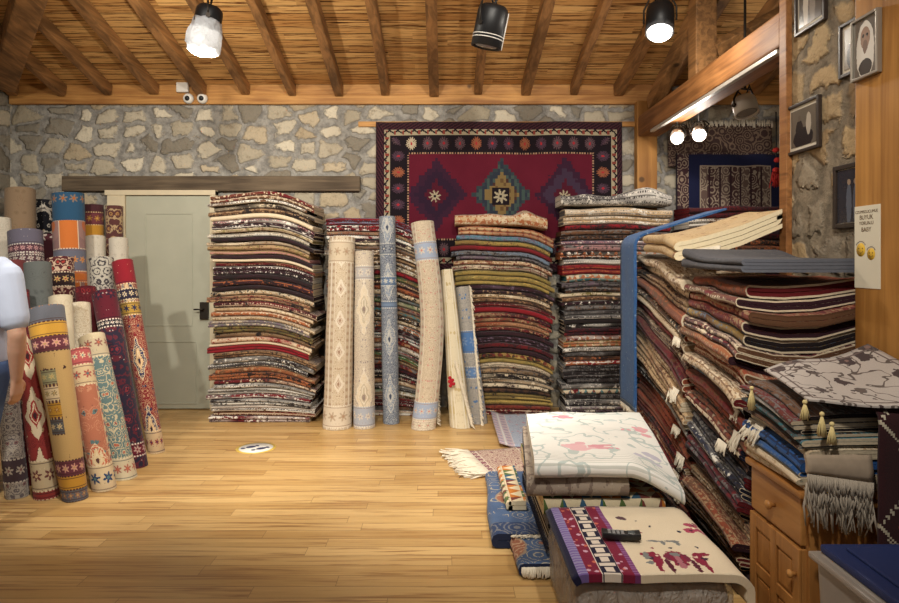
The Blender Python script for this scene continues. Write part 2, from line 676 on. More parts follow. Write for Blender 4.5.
def mat_boards():
    m = Mat('ceiling_boards')
    x, y, z = m.pos()
    w = .088
    row = (y / w).floor()
    rnd = ((row * 12.9898).sin() * 43758.5).frac()
    seg = (x / 1.1 + rnd * 5.0).floor()
    r2 = ((row * 4.31 + seg * 7.77).sin() * 7513.3).frac()
    g = m.noise(m.vec(x * 2.5 + rnd * 30.0, y * 60.0, r2 * 5.0), 1.0, 4, .65, .5)
    g3 = m.noise(m.vec(x * 9.0, y * 120.0, rnd), 1.0, 2)
    col = m.mix(r2, lin((188, 138, 80)), lin((222, 176, 112)))
    col = m.mix(m.smooth(g, .50, .62), col, lin((120, 76, 38)))
    col = m.mix(m.smooth(g, .60, .70) * m.smooth(g3, .35, .55), col, lin((44, 26, 14)))
    fy = (y / w).frac()
    gap = fy < .09
    col = m.mix(gap * m.smooth(m.noise(m.vec(x * 1.5, row, 2.0), 1.0, 2), .35, .5), col, lin((26, 16, 10)))
    return m.out(col, .7, g * .5 - gap, .4, .012, spec=.2)


M_FLOOR = mat_floor()
M_STONE = mat_stone('rubble_stone', 'x')
M_STONE_SIDE = mat_stone('rubble_stone_side', 'y', 1.0, .8)
M_STONE_PILLAR = mat_stone('pillar_stone', 'y', 1.0, .85, True)  # warm, dim lighting of the pillar is put into its stone and mortar colours
M_BOARDS = mat_boards()
M_RAFTER = mat_wood('rafter_wood', (100, 70, 42), (172, 124, 76), 'y')
M_PLATE = mat_wood('plate_wood', (150, 100, 52), (214, 160, 92), 'x')
M_BEAM = mat_wood('beam_wood', (106, 66, 34), (168, 116, 68), 'y')
M_POST = mat_wood('post_wood', (140, 92, 40), (196, 142, 74), 'z', .6)
M_OLDWOOD = mat_wood('old_timber', (74, 62, 50), (120, 104, 84), 'x', 1.0, False, .8)
M_DOOR = plain('door_paint', (176, 176, 158), .6, var=.08, scale=3)
M_METAL = plain('dark_metal', (56, 50, 44), .5, metal=.6)
M_BLACK = plain('black_plastic', (26, 26, 28), .45)
M_WHITE = plain('white_plastic', (226, 222, 214), .4)
M_CABLE = plain('black_cable', (20, 20, 20), .6)

# ------------------------------------------------------------------ the room
WALL_Y = 6.3


def slope_z(y):
    return 3.11 + .273 * (WALL_Y - .1 - y)


def struct(name, bm, m, smooth=False):
    o = link(name, bm, m, smooth=smooth)
    o['kind'] = 'structure'
    return o


bm = BM(); box(bm, (-4.45, -2.5, -.1), (3.75, 6.5, 0)); struct('floor', bm, M_FLOOR)
bm = BM(); box(bm, (-4.45, WALL_Y, 0), (3.75, 6.5, 3.3)); struct('wall_back', bm, M_STONE)
bm = BM(); box(bm, (-4.45, -2.5, 0), (-4.28, WALL_Y, 5.3)); struct('wall_left', bm, M_STONE_SIDE)
bm = BM(); box(bm, (3.6, -2.5, 0), (3.75, WALL_Y, 5.3)); struct('wall_right', bm, M_STONE_SIDE)
bm = BM(); box(bm, (1.90, 1.2, 0), (2.3, 3.56, 3.72)); struct('wall_pillar', bm, M_STONE_PILLAR)
# ceiling boards: one thick sloping slab with a real board relief
bm = BM()
y0, y1 = WALL_Y - .05, -2.5
vs = []
for x in (-4.45, 3.75):
    for y in (y0, y1):
        for dz in (0, .06):
            vs.append(bm.verts.new((x, y, slope_z(y) + .07 + dz)))
for q in ((0, 2, 6, 4), (1, 5, 7, 3), (0, 4, 5, 1), (2, 3, 7, 6), (0, 1, 3, 2), (4, 6, 7, 5)):
    bm.faces.new([vs[i] for i in q])
bmesh.ops.recalc_face_normals(bm, faces=bm.faces)
struct('ceiling', bm, M_BOARDS)
# wall plate and the fascia boards above it
bm = BM(); box(bm, (-4.26, 6.25, 2.975), (3.6, 6.299, 3.068), .006); struct('trim_1', bm, M_PLATE)
bm = BM(); box(bm, (-4.26, 6.262, 3.07), (3.6, 6.299, 3.25), .003); struct('trim_2', bm, M_PLATE)
# bond timber in the stone wall over the door, battens by the hung rug
bm = BM(); box(bm, (ax(62, 6.25), 6.24, az(191, 6.25)), (ax(360, 6.25), 6.32, az(176, 6.25)), .008); struct('trim_3', bm, M_OLDWOOD)
bm = BM(); box(bm, (ax(358, 6.25), 6.27, az(126, 6.25)), (ax(640, 6.25), 6.299, az(121, 6.25)), .002); struct('trim_4', bm, M_PLATE)
# rafters
rx = -4.19
k = 0
while rx < 3.6:
    if not (1.75 < rx < 2.1):
        r1, r2 = R.uniform(-.015, .015), R.uniform(-.02, .02)
        bm = BM()
        ya, yb = 6.25, -2.4
        w, h = R.uniform(.07, .095), R.uniform(.10, .13)
        a, b = Vector((rx + r1, ya, slope_z(ya) + .065 - h / 2)), Vector((rx + r2, yb, slope_z(yb) + .065 - h / 2))
        t = BM()
        beam(t, a, b, w, h, bev=.01)
        # hand-hewn unevenness
        for i in range(1, 14):
            p = a.lerp(b, i / 14)
            bmesh.ops.bisect_plane(t, geom=list(t.verts) + list(t.edges) + list(t.faces), plane_co=p, plane_no=(b - a))
        for v in t.verts:
            v.co.x += noise.noise(Vector((rx * 3, v.co.y * 1.7, 0))) * .02
            v.co.z -= abs(noise.noise(Vector((rx * 5, v.co.y * 1.3, 4)))) * .012
        merge(bm, t)
        o = link('rafter_beam', bm, M_RAFTER)
        o['kind'] = 'structure'
    rx += .452
    k += 1
# hip beam in the left corner and the side room's tie beam, post, struts
bm = BM()
beam(bm, (-4.18, 6.05, 3.14), (-2.75, 4.4, 3.62), .2, .2, bev=.015)
struct('hip_beam', bm, M_RAFTER)
bm = BM(); beam(bm, (-4.2, 5.6, 3.02), (-4.2, -2.4, 3.02), .12, .18, bev=.01); struct('side_beam', bm, M_RAFTER)
bm = BM(); box(bm, (1.87, 3.575, 2.645), (2.07, 6.2, 2.84), .012); struct('tie_beam', bm, M_BEAM)
bm = BM(); box(bm, (ax(637, 6.2), 6.19, 0), (ax(657, 6.2), 6.298, 2.99), .008); struct('wall_post_column', bm, M_POST)
for nm, a, b, w in (('strut_beam', (1.97, 4.9, 2.845), (1.97, 4.9, slope_z(4.9) + .05), .16),
                    ('strut_beam', (1.97, 4.98, slope_z(4.95) - .08), (1.97, 6.05, 2.93), .12),
                    ('strut_beam', (2.05, 4.85, 3.05), (2.75, 4.6, 3.38), .10)):
    bm = BM()
    beam(bm, a, b, w, w, up=Vector((1, 0, .01)), bev=.01)
    o = link(nm, bm, M_RAFTER)
    o['kind'] = 'structure'
# casing strip at the end of the stone pillar, the big post at the right
bm = BM(); box(bm, (1.865, 3.50, 0), (1.899, 3.572, 2.90), .004); struct('trim_5', bm, M_BEAM)
bm = BM()
box(bm, (1.72, 2.15, 0), (1.895, 2.69, 3.9), .012)
struct('post_column', bm, M_POST)
# door
dd = 6.2
dm = M_DOOR
dr = empty('door_1', (ax(165, dd), dd + .04, 0), kind='structure')
xa, xb = ax(126, dd), ax(210, dd)
ztop = az(196, dd)
bm = BM()
box(bm, (xa, dd, .01), (xb, dd + .05, ztop), .003)
link('door_leaf', bm, dm, dr)


def panel_frame(bm, x0, x1, z0, z1, y, w=.035, t=.014):
    box(bm, (x0, y - t, z0), (x0 + w, y, z1), .003)
    box(bm, (x1 - w, y - t, z0), (x1, y, z1), .003)
    box(bm, (x0 + w, y - t, z0), (x1 - w, y, z0 + w), .003)
    box(bm, (x0 + w, y - t, z1 - w), (x1 - w, y, z1), .003)


for (pa, pb, qa, qb) in ((145, 193, 213, 326), (147, 197, 341, 404)):
    bm = BM()
    panel_frame(bm, ax(pa, dd), ax(pb, dd), az(qb, dd), az(qa, dd), dd, .012, .007)
    link('panel_moulding', bm, dm, dr)
bm = BM()
box(bm, (ax(108, dd), dd - .02, 0), (xa - .004, dd + .06, ztop + .05), .004)
box(bm, (xb + .004, dd - .02, 0), (xb + .06, dd + .06, ztop + .05), .004)
box(bm, (ax(106, dd), dd - .03, ztop + .006), (xb + .06, dd + .06, ztop + .055), .004)
link('door_frame', bm, plain('door_frame_paint', (214, 200, 170), .6), dr)
bm = BM()
box(bm, (xb - .09, dd - .03, az(319, dd)), (xb - .01, dd, az(302, dd)), .004)
tube(bm, [(xb - .05, dd - .03, az(309, dd)), (xb - .05, dd - .07, az(309, dd)), (xb - .13, dd - .07, az(309, dd))], .008, 8)
link('handle', bm, M_METAL, dr)

# ------------------------------------------------------------------ stacks along the back wall
A_SPEC = ('8BCMf 3WKB 5KBC 5BTKf 5CCCf 5PIWd 4PWKf 4CVBf 5CGWd 4KPP 4CTBf 5TBVf 4TIBd 4KPPf 3CCC 4MTKd 8PWKd 5PKKf 6POKf 5PKKf 5CTKf '
          '6TMKf 6MCKd 4CTTf 5OCBf 4CBTd 6GUCf 6VBKf 5TBKd 5CORf 3CCC 6RRMf 6BKTf 5KGWf 5KWGd 5OTBf 6OBKf 4MKCf 5WGKf 6WKGd 5MWGf 6WGKf 6WKBd 5BCMd 7MPWf')


def droopA(x, y, z):
    k = min(1.0, z / .5)
    e = max(0.0, x - .45) / .55
    return -k * (.085 * e ** 2 + .022 * ((x - .45) * 2) ** 2) + k * .026 * noise.noise(Vector((x * 2.0, z * 2.6, 1.3)))


stack(A_SPEC, Matrix.Translation((ax(209, 5.69), 5.69, 0)), .925, .5, az(192, 5.69), droopA, 'stack beside grey door', 'carpets stacked beside the grey door', 3,
      edge='C', jx=.036, jy=.022)

rb = random.Random(5)
B_SPEC = '7RLK 6KWR '
for i in range(38):
    a = rb.choice('MKKWCPRBTGFMKCWP')
    b = rb.choice([c for c in 'CKWTROGE' if c != a])
    c = rb.choice([q for q in 'KWMCBT' if q not in (a, b)])
    B_SPEC += f'{rb.choice([4, 5, 5, 6])}{a}{b}{c} '


def droopB(x, y, z):
    k = min(1.0, z / .5)
    e = max(0.0, x - .5) / .5
    return -k * .20 * (e ** 1.6) + k * .022 * noise.noise(Vector((x * 3, z * 2.4, 9)))


stack(B_SPEC, Matrix.Translation((ax(326, 5.93), 5.945, 0)), ax(437, 5.93) - ax(326, 5.93), .25, az(219, 5.93), droopB, 'stack behind cream rolls',
      'carpets stacked behind the leaning rolls', 8, edge='W', jx=.02)

C_SPEC = ('8SOMt 5LEUf 5YVBf 5MMR 5GKLf 4KGUf 5TMCf 5CMKf 5YVV 5YVV 4VYY 5PKUf 4PKTf 4TKCd 4BKTf 4MKCd 6RRR> 5PMTf 4BRTf 5HBTd 4MTKf 6PKK '
          '6PUKf 5MPK 5PKK 5YMKt 4YVV 5CKMd 5TGKf 5KCCf 4KTCd 5CKPf 5BKK 6YVKd 6YVVd 4HMKf 6MCKf')


def droopC(x, y, z):
    k = min(1.0, z / .5)
    e = max(0.0, x - .45) / .55
    return -k * .12 * e ** 2.2 - k * .02 * (1 - x) ** 4 + k * .026 * noise.noise(Vector((x * 3, z * 2.2, 21)))


stack(C_SPEC, Matrix.Translation((ax(453, 5.97), 5.965, 0)), .93, .22, az(226, 5.97), droopC, 'stack below hung red rug', 'carpets stacked below the hung red rug', 14, jx=.03, first=1)

D_SPEC = ('8SGWd 8SGWd 5RKKf 5BGKf 5KBGf 4UIWd 6GKIf 7KOWt 5GWWd 9ROMd 7EOCt 5GKUf 5KGBf 4CCV 4BTKf 4PWKt 5GKBf 4KGGf 4GWKd 4KKK 4KGWd 7PKM 5MOWt '
          '6OVCt 4KWWd 5KKG 4KBOf 4OWRt 6KGGf 6KGKf 5KKG 5KGWf 5CEMt 5KGGf 6KGWf 6KUWf 5KGKf')


def droopD(x, y, z):
    k = min(1.0, z / .5)
    return -k * .02 * (x * 2 - .9) ** 2 + k * .018 * noise.noise(Vector((x * 3, z * 2.2, 33)))


stack(D_SPEC, Matrix.Translation((ax(562, 5.9), 5.88, 0)), 1.0, .29, az(207, 5.9), droopD, 'stack at wooden wall post', 'carpets stacked at the wooden wall post', 19, jx=.025, first=1)

E_SPEC = '9MPKf 7WKBd 9PMKf 9KBOf 10BKTf 12MKPf 12KPGf 14PMBf 14BKKf 14MKTf 16KBPf 16PKMf 18BMKf'
stack(E_SPEC, Matrix.Translation((2.18, 5.75, 0)), 1.05, .42, az(206, 5.8), droopD, 'stack in side room', 'carpets stacked in the side room', 23)

# ------------------------------------------------------------------ long stacks along the right side (folds face into the room)
ROT = Matrix.Rotation(-PI / 2, 4, 'Z')


def side(X0, dfar):
    return Matrix.Translation((X0, dfar, 0)) @ ROT


F_SPEC = ('6CTBf 6TBCf 7BTKf 10HOBd 5KCBf 6CBTd 8MRKf 7BPCf 9PBMf 7TCBd 8TSBf 8SBTf 7BTKd 8KKW 10HBOf 9HMBf 8HBMd 8MHKf 8HMCf 9MBKf 9BHKf 9HKMf 9BMKf 9KBH 9PHK')


def droopF(x, y, z):
    k = math.sin(PI * min(1.0, z / 1.5) * .82) * min(1.0, z / .3)
    return -k * (.26 * max(0.0, x) ** 1.5 + .05 * max(0, .4 - y)) + min(1.0, z / .4) * .030 * noise.noise(Vector((x * 3, z * 3.4 + y, 41)))


Fs = stack(F_SPEC, side(1.30, 4.42), .97, .52, 1.50, droopF, 'stack under draped blue rug', 'carpets stacked under the blue rug', 29, jx=.03, jy=.03, nx=16, edge='C', dark='BHTMB', first=1)
G_SPEC = ('7HBOf 6BCMd 6HTMf 7MHTf 7BLYf 8MPCf 6BTOd 6HTCf 7HCBd 7CBTf 8LGWf 7HBMf 6HMBf 8BKHf 8CHMt 9PKBf 9KNGf 9NKWf 9PGMf 8KPBf 8BPTf 8CBTf 8HTBf 7TBCf '
          '9BKTf 9KBGf 9KGPf 9PKGf')


def droopG(x, y, z):
    k = min(1.0, z / .5)
    k2 = math.sin(PI * min(1.0, z / 1.45))
    return -k2 * (.13 * max(0.0, x) ** 1.6 + .03 * max(0, .5 - y)) - k2 * .10 * math.sin(PI * min(1, max(0, y))) * max(0, x) + k * .030 * noise.noise(Vector((x * 2.6, z * 2.4 + y, 57)))


Gs = stack(G_SPEC, side(1.285, 3.42), .64, .55, 1.375, droopG, 'stack by stone pillar', 'carpets stacked by the stone pillar', 37, jx=.042, jy=.04, nx=16, dark='MNPBKM', first=1)


# ------------------------------------------------------------------ rug patterns
def weave_finish(m, col, U, V, rough=.95, fine=170.0, dirt=.3):
    n = m.noise(m.vec(U * fine, V * fine, 0.0), 1.0, 2)
    col = m.mix(dirt, col, m.mix(n, (.35, .35, .35), (1, 1, 1)), 'MULTIPLY')
    return m.out(col, rough, n, .5, .004, sheen=.12, spec=.1)


def roll_mat(name, field, motif, accent, dark, light, L=1.2, s=16.0, side=None, bands=(), med=None, u0=0.0, ring=5.0, plainness=0.0):
    """an oriental rug seen on the outside of a roll; U across (0 faces the room), V up the roll"""
    m = Mat(name)
    U, V = m.uv()
    Uq, Vq = U.snap(.004), V.snap(.004)
    fld, mot, acc, drk, lgt = [lin(c) for c in (field, motif, accent, dark, light)]
    s = s * 1.55
    wq = (m.noise(m.vec(Uq * 40.0, Vq * 40.0, 2.0), 1.0, 2) - .5) * .5
    d, r, g = m.vor(m.vec(Uq.abs() * s + wq, Vq * s + wq, 1.7), 1.0, 'F1', rnd=.85)
    d2, r2, g2 = m.vor(m.vec(Uq.abs() * 52.0, Vq * 52.0, 6.0), 1.0, 'F1', 'MANHATTAN', .9)
    rg = (d * ring).frac() < .33
    col = m.mix(rg * (r > plainness), fld, mot)
    col = m.mix((d < .22) * (g > .35), col, acc)
    col = m.mix((d < .09), col, drk)
    if med:
        per, ph, a, b, c1, c2 = med
        vp = (Vq + ph).cen(per)
        q = Uq.abs() / a + vp.abs() / b
        q = q + ((vp * 70.0).sin() * .07) + ((Uq * 90.0).sin() * .05)
        col = m.mix(q < 1.0, col, lgt)
        col = m.mix(q < .92, col, m.mix(rg, lin(c1), lgt))
        col = m.mix(q < .55, col, lin(c2))
        col = m.mix((q < .4) * (q > .3), col, lgt)
        col = m.mix(q < .16, col, drk)
    if side:
        ub, wdt, per, bc, fc = side
        au = (Uq - u0).abs() - ub
        inb = (au > 0.0)
        c = m.hyp(au.cen(wdt), Vq.cen(per))
        star = (c / (per * .42)) < .62
        bcol = m.mix(star, lin(bc), lin(fc))
        bcol = m.mix((c / (per * .42)) < .25, bcol, acc)
        edge = m.mn(au.abs(), (au - wdt).abs()) < .007
        bcol = m.mix(edge, bcol, lgt)
        col = m.mix(inb, col, bcol)
    for v0, v1, bc, fc, per, *lim in bands:
        t = (V > v0) * (V < v1)
        if lim:
            t = t * (U > lim[0]) * (U < lim[1])
        h = (v1 - v0)
        bcol = lin(bc)
        if fc is not None:
            c = m.hyp(Uq.cen(per), Vq - (v0 + v1) / 2)
            ang = m.math('ARCTAN2', Vq - (v0 + v1) / 2, Uq.cen(per))
            st = c < (((ang * 6.0).sin() * .30 + .70) * (min(per, h) * .44))
            bcol = m.mix(st, lin(bc), lin(fc))
            bcol = m.mix(c < min(per, h) * .12, bcol, acc)
        col = m.mix(t, col, bcol)
        ln = m.mn((V - v0).abs(), (V - v1).abs()) < .005
        if lim:
            ln = ln * (U > lim[0]) * (U < lim[1])
        dsh = (U * 45.0).frac() < .6
        col = m.mix(ln * dsh, col, lgt)
        ln2 = m.mn((V - v0 - .014).abs(), (V - v1 + .014).abs()) < .003
        if lim:
            ln2 = ln2 * (U > lim[0]) * (U < lim[1])
        col = m.mix(ln2 * .7, col, drk)
    if plainness < .55:
        col = m.mix((d2 < .30) * (r2 > .45) * .65, col, m.mix(g2 > .55, lgt, drk))
    return weave_finish(m, col, U, V)


BACK = plain('rug_backing', (196, 180, 152), .95, .1, scale=60)
BACK_D = plain('dark_rug_backing', (96, 74, 66), .95, .1, scale=60)


def roll_bm(path, r0, r1, turns=2.6, nt=26, nv=16, start=2.3, th=.009, L=None, seed=0, sq=1.0, wob=.006):
    """a rug rolled up: spiral section swept up the path (base to top); UV u=0 faces the camera side (-y)"""
    bm = BM()
    uvl = bm.loops.layers.uv.verify()
    path = [Vector(p) for p in path]
    # sample along path (Catmull through the points)
    acc = [0.0]
    for a, b in zip(path, path[1:]):
        acc.append(acc[-1] + (b - a).length)
    tot = acc[-1]

    def pt(t):
        s = t * tot
        for i in range(len(path) - 1):
            if s <= acc[i + 1] + 1e-9:
                f = (s - acc[i]) / (acc[i + 1] - acc[i])
                p0 = path[max(i - 1, 0)]; p1 = path[i]; p2 = path[i + 1]; p3 = path[min(i + 2, len(path) - 1)]
                if len(path) == 2:
                    return p1.lerp(p2, f)
                return .5 * ((2 * p1) + (p2 - p0) * f + (2 * p0 - 5 * p1 + 4 * p2 - p3) * f * f + (3 * p1 - p0 - 3 * p2 + p3) * f ** 3)
        return path[-1]
    ns = int(turns * nt)
    rows = []
    for j in range(nv + 1):
        t = j / nv
        c = pt(t)
        d = (pt(min(1, t + .02)) - pt(max(0, t - .02))).normalized()
        tilt = t ** 1.5
        n = Vector((0, 0, 1)).lerp(d, tilt).normalized()
        x = Vector((1, 0, 0)); x = (x - n * x.dot(n)).normalized()
        y = n.cross(x)
        r = r0 + (r1 - r0) * t
        Lr, Rr = [], []
        for i in range(ns + 1):
            th_ = start - 2 * PI * i / nt           # winds inward
            rr = r - (th * 1.25) * i / nt
            rr = max(rr, .012)
            w = 1 + wob / r * noise.noise(Vector((math.cos(th_) * 1.2, math.sin(th_) * 1.2, t * 3 + seed)))
            dirr = x * math.cos(th_) + y * math.sin(th_) * sq
            Lr.append(bm.verts.new(c + dirr * rr * w))
            Rr.append(bm.verts.new(c + dirr * max(rr * w - th, .006)))
        rows.append((Lr, Rr))
    Ltot = L or tot
    phi = math.atan2(-path[0].y, -path[0].x)      # the pattern's centre line is turned to the shop floor

    def uv(i, j):
        th_ = start - 2 * PI * i / nt
        return ((th_ - phi) * (r0 + r1) / 2, j / nv * Ltot)

    def face(vs, uvs, mi=0, sm=True):
        f = bm.faces.new(vs)
        f.smooth = sm
        f.material_index = mi
        for l, q in zip(f.loops, uvs):
            l[uvl].uv = q
    for j in range(nv):
        for i in range(ns):
            q = [(i, j), (i + 1, j), (i + 1, j + 1), (i, j + 1)]
            face([rows[b][0][a] for a, b in q][::-1], [uv(a, b) for a, b in q][::-1])
            face([rows[b][1][a] for a, b in q], [uv(a, b) for a, b in q], 1)
        for i in (0, ns):
            vs = [rows[j][0][i], rows[j][1][i], rows[j + 1][1][i], rows[j + 1][0][i]]
            if i:
                vs.reverse()
            face(vs, [uv(i, j)] * 4, 1, False)
    for j in (0, nv):
        A = [bm.verts.new(v.co) for v in rows[j][0]]
        B = [bm.verts.new(v.co) for v in rows[j][1]]
        for i in range(ns):
            vs = [A[i], A[i + 1], B[i + 1], B[i]]
            if j == 0:
                vs.reverse()
            face(vs, [(0, 0)] * 4, 1, False)
    return bm


def roll(label, mat, top, base, wtop, wbase, mid=None, back=None, group='rolled rugs leaning on the left', fr=None, **kw):
    """top, base: (px, py, depth); the base depth follows from the floor when it is None"""
    bd = base[2] if len(base) > 2 else 928.0 / (base[1] - CY)
    b = Vector((ax(base[0], bd), bd, 0.002))
    t = at(*top)
    pts = [b]
    for q in (mid or []):
        pts.append(at(*q))
    pts.append(t)
    r0, r1 = wbase / 2 * bd / F, wtop / 2 * top[2] / F
    bm = roll_bm(pts, r0, r1, **kw)
    o = link('rolled_rug', bm, [mat, back or BACK], origin=b)
    tag(o, label, 'rug', group)
    return o, pts, r0, r1


# ---- cream rolls in front of the back wall stacks
GB = 'pale rolled rugs standing at the back wall'
IV, BE, TA = (226, 214, 194), (206, 188, 160), (176, 154, 126)
m1 = roll_mat('cream_roll_pattern', (218, 202, 176), (196, 176, 150), (180, 150, 122), (160, 130, 110), (232, 222, 204), s=22, side=(.052, .05, .06, (206, 188, 162), (186, 164, 140)),
              med=(.27, .02, .05, .085, (228, 216, 196), (192, 164, 138)), bands=[(1.43, 1.62, (214, 198, 172), (190, 168, 142), .09), (.02, .2, (222, 208, 186), (192, 172, 148), .1)])
o, *_ = roll('tall cream rolled rug with tan medallions, nearest the tall stack', m1, (342, 238, 5.78), (337, 427), 27, 30, group=GB, seed=1, start=2.2)
m2 = roll_mat('ivory_roll_pattern', (216, 204, 182), (188, 172, 158), (170, 160, 156), (150, 134, 124), (230, 220, 202), s=20, med=(.75, .1, .085, .24, (224, 208, 180), (200, 186, 162)),
              bands=[(0.02, .19, (176, 180, 190), (214, 204, 188), .07), (1.28, 1.40, (190, 186, 184), (216, 206, 190), .08)])
o, pts, *_ = roll('ivory rolled rug with scrolled arch pattern, second from the tall stack', m2, (364, 252, 5.74), (364, 427), 20, 23, group=GB, seed=2, start=2.5)
m3 = roll_mat('blue_roll_pattern', (150, 156, 164), (86, 96, 116), (196, 194, 186), (66, 76, 98), (204, 202, 194), s=26, ring=6,
              med=(.5, .0, .07, .17, (128, 142, 162), (176, 178, 178)),
              bands=[(1.22, 1.30, (110, 134, 166), (196, 196, 190), .06), (1.02, 1.08, (120, 140, 166), None, .05), (1.5, 1.6, (140, 146, 154), (84, 92, 110), .08)])
o, *_ = roll('slim blue grey rolled rug, the tallest between the ivory rolls', m3, (387, 217, 5.86), (391, 419, 5.70), 18, 18, group=GB, seed=3, start=2.8, back=BACK_D)
m4 = roll_mat('cream_blue_roll_pattern', (214, 198, 172), (190, 172, 150), (206, 140, 134), (170, 150, 136), (228, 216, 196), s=24,
              side=(.075, .05, .07, (206, 192, 170), (184, 168, 148)),
              bands=[(.14, .30, (166, 178, 200), (206, 198, 186), .07), (1.40, 1.56, (168, 180, 202), (214, 204, 186), .08), (.02, .12, (222, 210, 188), (196, 180, 158), .08)])
o, pts, *_ = roll('cream rolled rug with pale blue end bands and a bent middle', m4, (422, 223, 5.79), (423, 428), 24, 25, mid=[(432, 322, 5.66)], group=GB, seed=4, start=.3, nv=22)
bm = BM()
strands(bm, at(433, 336, 5.62), at(437, 424, 5.55), (.9, -.2, -.5), .045, 60, .0028)
link('fringe', bm, plain('ivory_fringe', (228, 218, 198), .95, .1), o)
M_FRINGE = bpy.data.materials['ivory_fringe']
m5 = roll_mat('ivory_stripe_pattern', (226, 214, 184), (214, 200, 166), (206, 186, 140), (186, 168, 130), (234, 226, 204), s=9, side=(.03, .03, .3, (222, 208, 176), (214, 198, 162)), plainness=.5)
o, pts, *_ = roll('narrow ivory rolled rug with a red flower near its foot', m5, (447, 270, 5.80), (461, 426), 14, 24, group=GB, seed=5, start=-.6)
bm = BM()
for k in range(9):
    a = k * 2.4
    c = at(451 + 3.2 * math.cos(a) * (k / 9), 382 + 6 * math.sin(a) * (k / 9), 5.50)
    t = bmesh.new(); bmesh.ops.create_icosphere(t, subdivisions=2, radius=.016)
    for v in t.verts: v.co = Vector((v.co.x, v.co.y * .45, v.co.z)) + c
    merge(bm, t)
tag(link('flower_motif', bm, plain('red_wool', (170, 40, 50), .95, .1), o), 'red woven flower')
bm = BM()
strands(bm, at(454, 360, 5.53), at(471, 426, 5.47), (.8, -.3, -.6), .05, 70, .003)
link('fringe', bm, M_FRINGE, o)
m6 = roll_mat('grey_blue_roll_pattern', (176, 170, 160), (146, 144, 142), (92, 128, 176), (120, 118, 120), (206, 200, 188), s=15, bands=[(.62, .82, (86, 124, 176), (120, 146, 184), .1), (.4, .5, (102, 136, 182), (150, 164, 186), .1)])
o, pts, *_ = roll('short grey and blue rolled rug with a ragged white fringed edge', m6, (462, 287, 5.84), (478, 424, 5.72), 15, 20, group=GB, seed=6, start=-.3)
bm = BM()
for i in range(40):
    f = i / 39
    p = at(469 + 12 * f, 285 + 138 * f, 5.82 - .20 * f)
    strands(bm, p, p + Vector((.004, 0, -.03)), (.5, -.6, -.8 + R.uniform(-.3, .3)), .055, 3, .005)
link('fringe', bm, M_FRINGE, o)

# ---- the crowd of rolled rugs on the left
yl, gr, pu = (206, 158, 78), (104, 106, 114), (112, 58, 70)
mats = {}
mats['yellow'] = roll_mat('yellow_prayer_rug', (198, 164, 108), (194, 158, 100), (198, 164, 108), (80, 52, 48), (90, 60, 56), s=6, plainness=.9,
                          bands=[(0, .07, gr, (160, 120, 96), .05), (.07, .15, (204, 152, 60), None, .1), (.15, .24, pu, (214, 160, 140), .06)]
                          + [(a, a + .09, c, d_, .045, -.085, .006) for a, c, d_ in ((.40, (92, 92, 92), (206, 184, 140)), (.50, (190, 140, 50), (160, 110, 50)), (.60, (214, 190, 150), (150, 130, 90)), (.70, (150, 146, 110), (200, 180, 120)))]
                          + [(.26, .88, (198, 164, 108), None, .1, .010, .014), (.90, .99, pu, (222, 166, 150), .06), (.99, 1.08, (210, 160, 66), None, .1), (1.08, 1.3, gr, (176, 122, 80), .045)])
mats['salmon'] = roll_mat('salmon_medallion_rug', (186, 118, 92), (204, 144, 114), (96, 128, 130), (96, 62, 60), (232, 214, 178), s=9, plainness=.4,
                          med=(.62, .1, .075, .12, (206, 112, 84), (228, 204, 160)), side=(.085, .04, .08, (222, 200, 160), (186, 96, 82)),
                          bands=[(.0, .17, (220, 198, 160), (52, 72, 110), .09), (.72, .86, (216, 192, 152), (180, 92, 84), .07), (.86, .98, (190, 96, 96), (226, 206, 170), .05)])
mats['teal'] = roll_mat('teal_floral_rug', (104, 128, 128), (206, 192, 158), (196, 110, 84), (70, 82, 92), (228, 216, 184), s=13, ring=4,
                        bands=[(.0, .14, (214, 200, 168), (180, 110, 96), .07), (.82, 1.0, (206, 190, 158), (150, 100, 92), .07)])
mats['navy'] = roll_mat('navy_maroon_rug', (48, 42, 58), (96, 42, 52), (128, 50, 58), (30, 24, 36), (222, 210, 196), s=9, ring=3,
                        bands=[(.08, .16, (112, 36, 50), (190, 160, 150), .07), (.98, 1.03, (40, 32, 44), (230, 222, 206), .035), (1.03, 1.4, (96, 34, 46), (50, 38, 56), .09)])
mats['red'] = roll_mat('red_medallion_rug', (138, 46, 50), (190, 150, 118), (52, 60, 96), (44, 38, 60), (228, 206, 170), s=15,
                       med=(.5, .07, .06, .17, (52, 56, 90), (206, 168, 122)), bands=[(.0, .16, (206, 178, 140), (150, 52, 52), .05), (1.14, 1.22, (54, 50, 66), (226, 206, 170), .05), (1.02, 1.12, (186, 150, 70), (60, 56, 80), .06), (1.26, 1.5, (150, 40, 52), None, .1)])
mats['zig'] = roll_mat('red_zigzag_rug', (150, 60, 56), (124, 48, 50), (214, 184, 140), (70, 44, 48), (232, 214, 180), s=12, plainness=.5,
                       med=(.36, .05, .07, .16, (230, 212, 180), (170, 60, 56)), bands=[(0.0, .05, (150, 60, 56), None, .1), (.05, .22, (206, 186, 150), (120, 70, 66), .08)])
mats['greyfl'] = roll_mat('grey_floral_rug', (190, 182, 170), (120, 112, 116), (160, 120, 116), (86, 76, 84), (224, 216, 204), s=14, side=(.07, .05, .07, (100, 86, 92), (206, 196, 184)),
                          bands=[(.10, .24, (92, 76, 84), (214, 204, 190), .07)])
mats['greyred'] = roll_mat('grey_rose_rug', (196, 186, 176), (150, 110, 112), (130, 60, 66), (96, 70, 80), (226, 218, 206), s=15, bands=[(.08, .2, (110, 88, 96), (214, 204, 190), .06)])
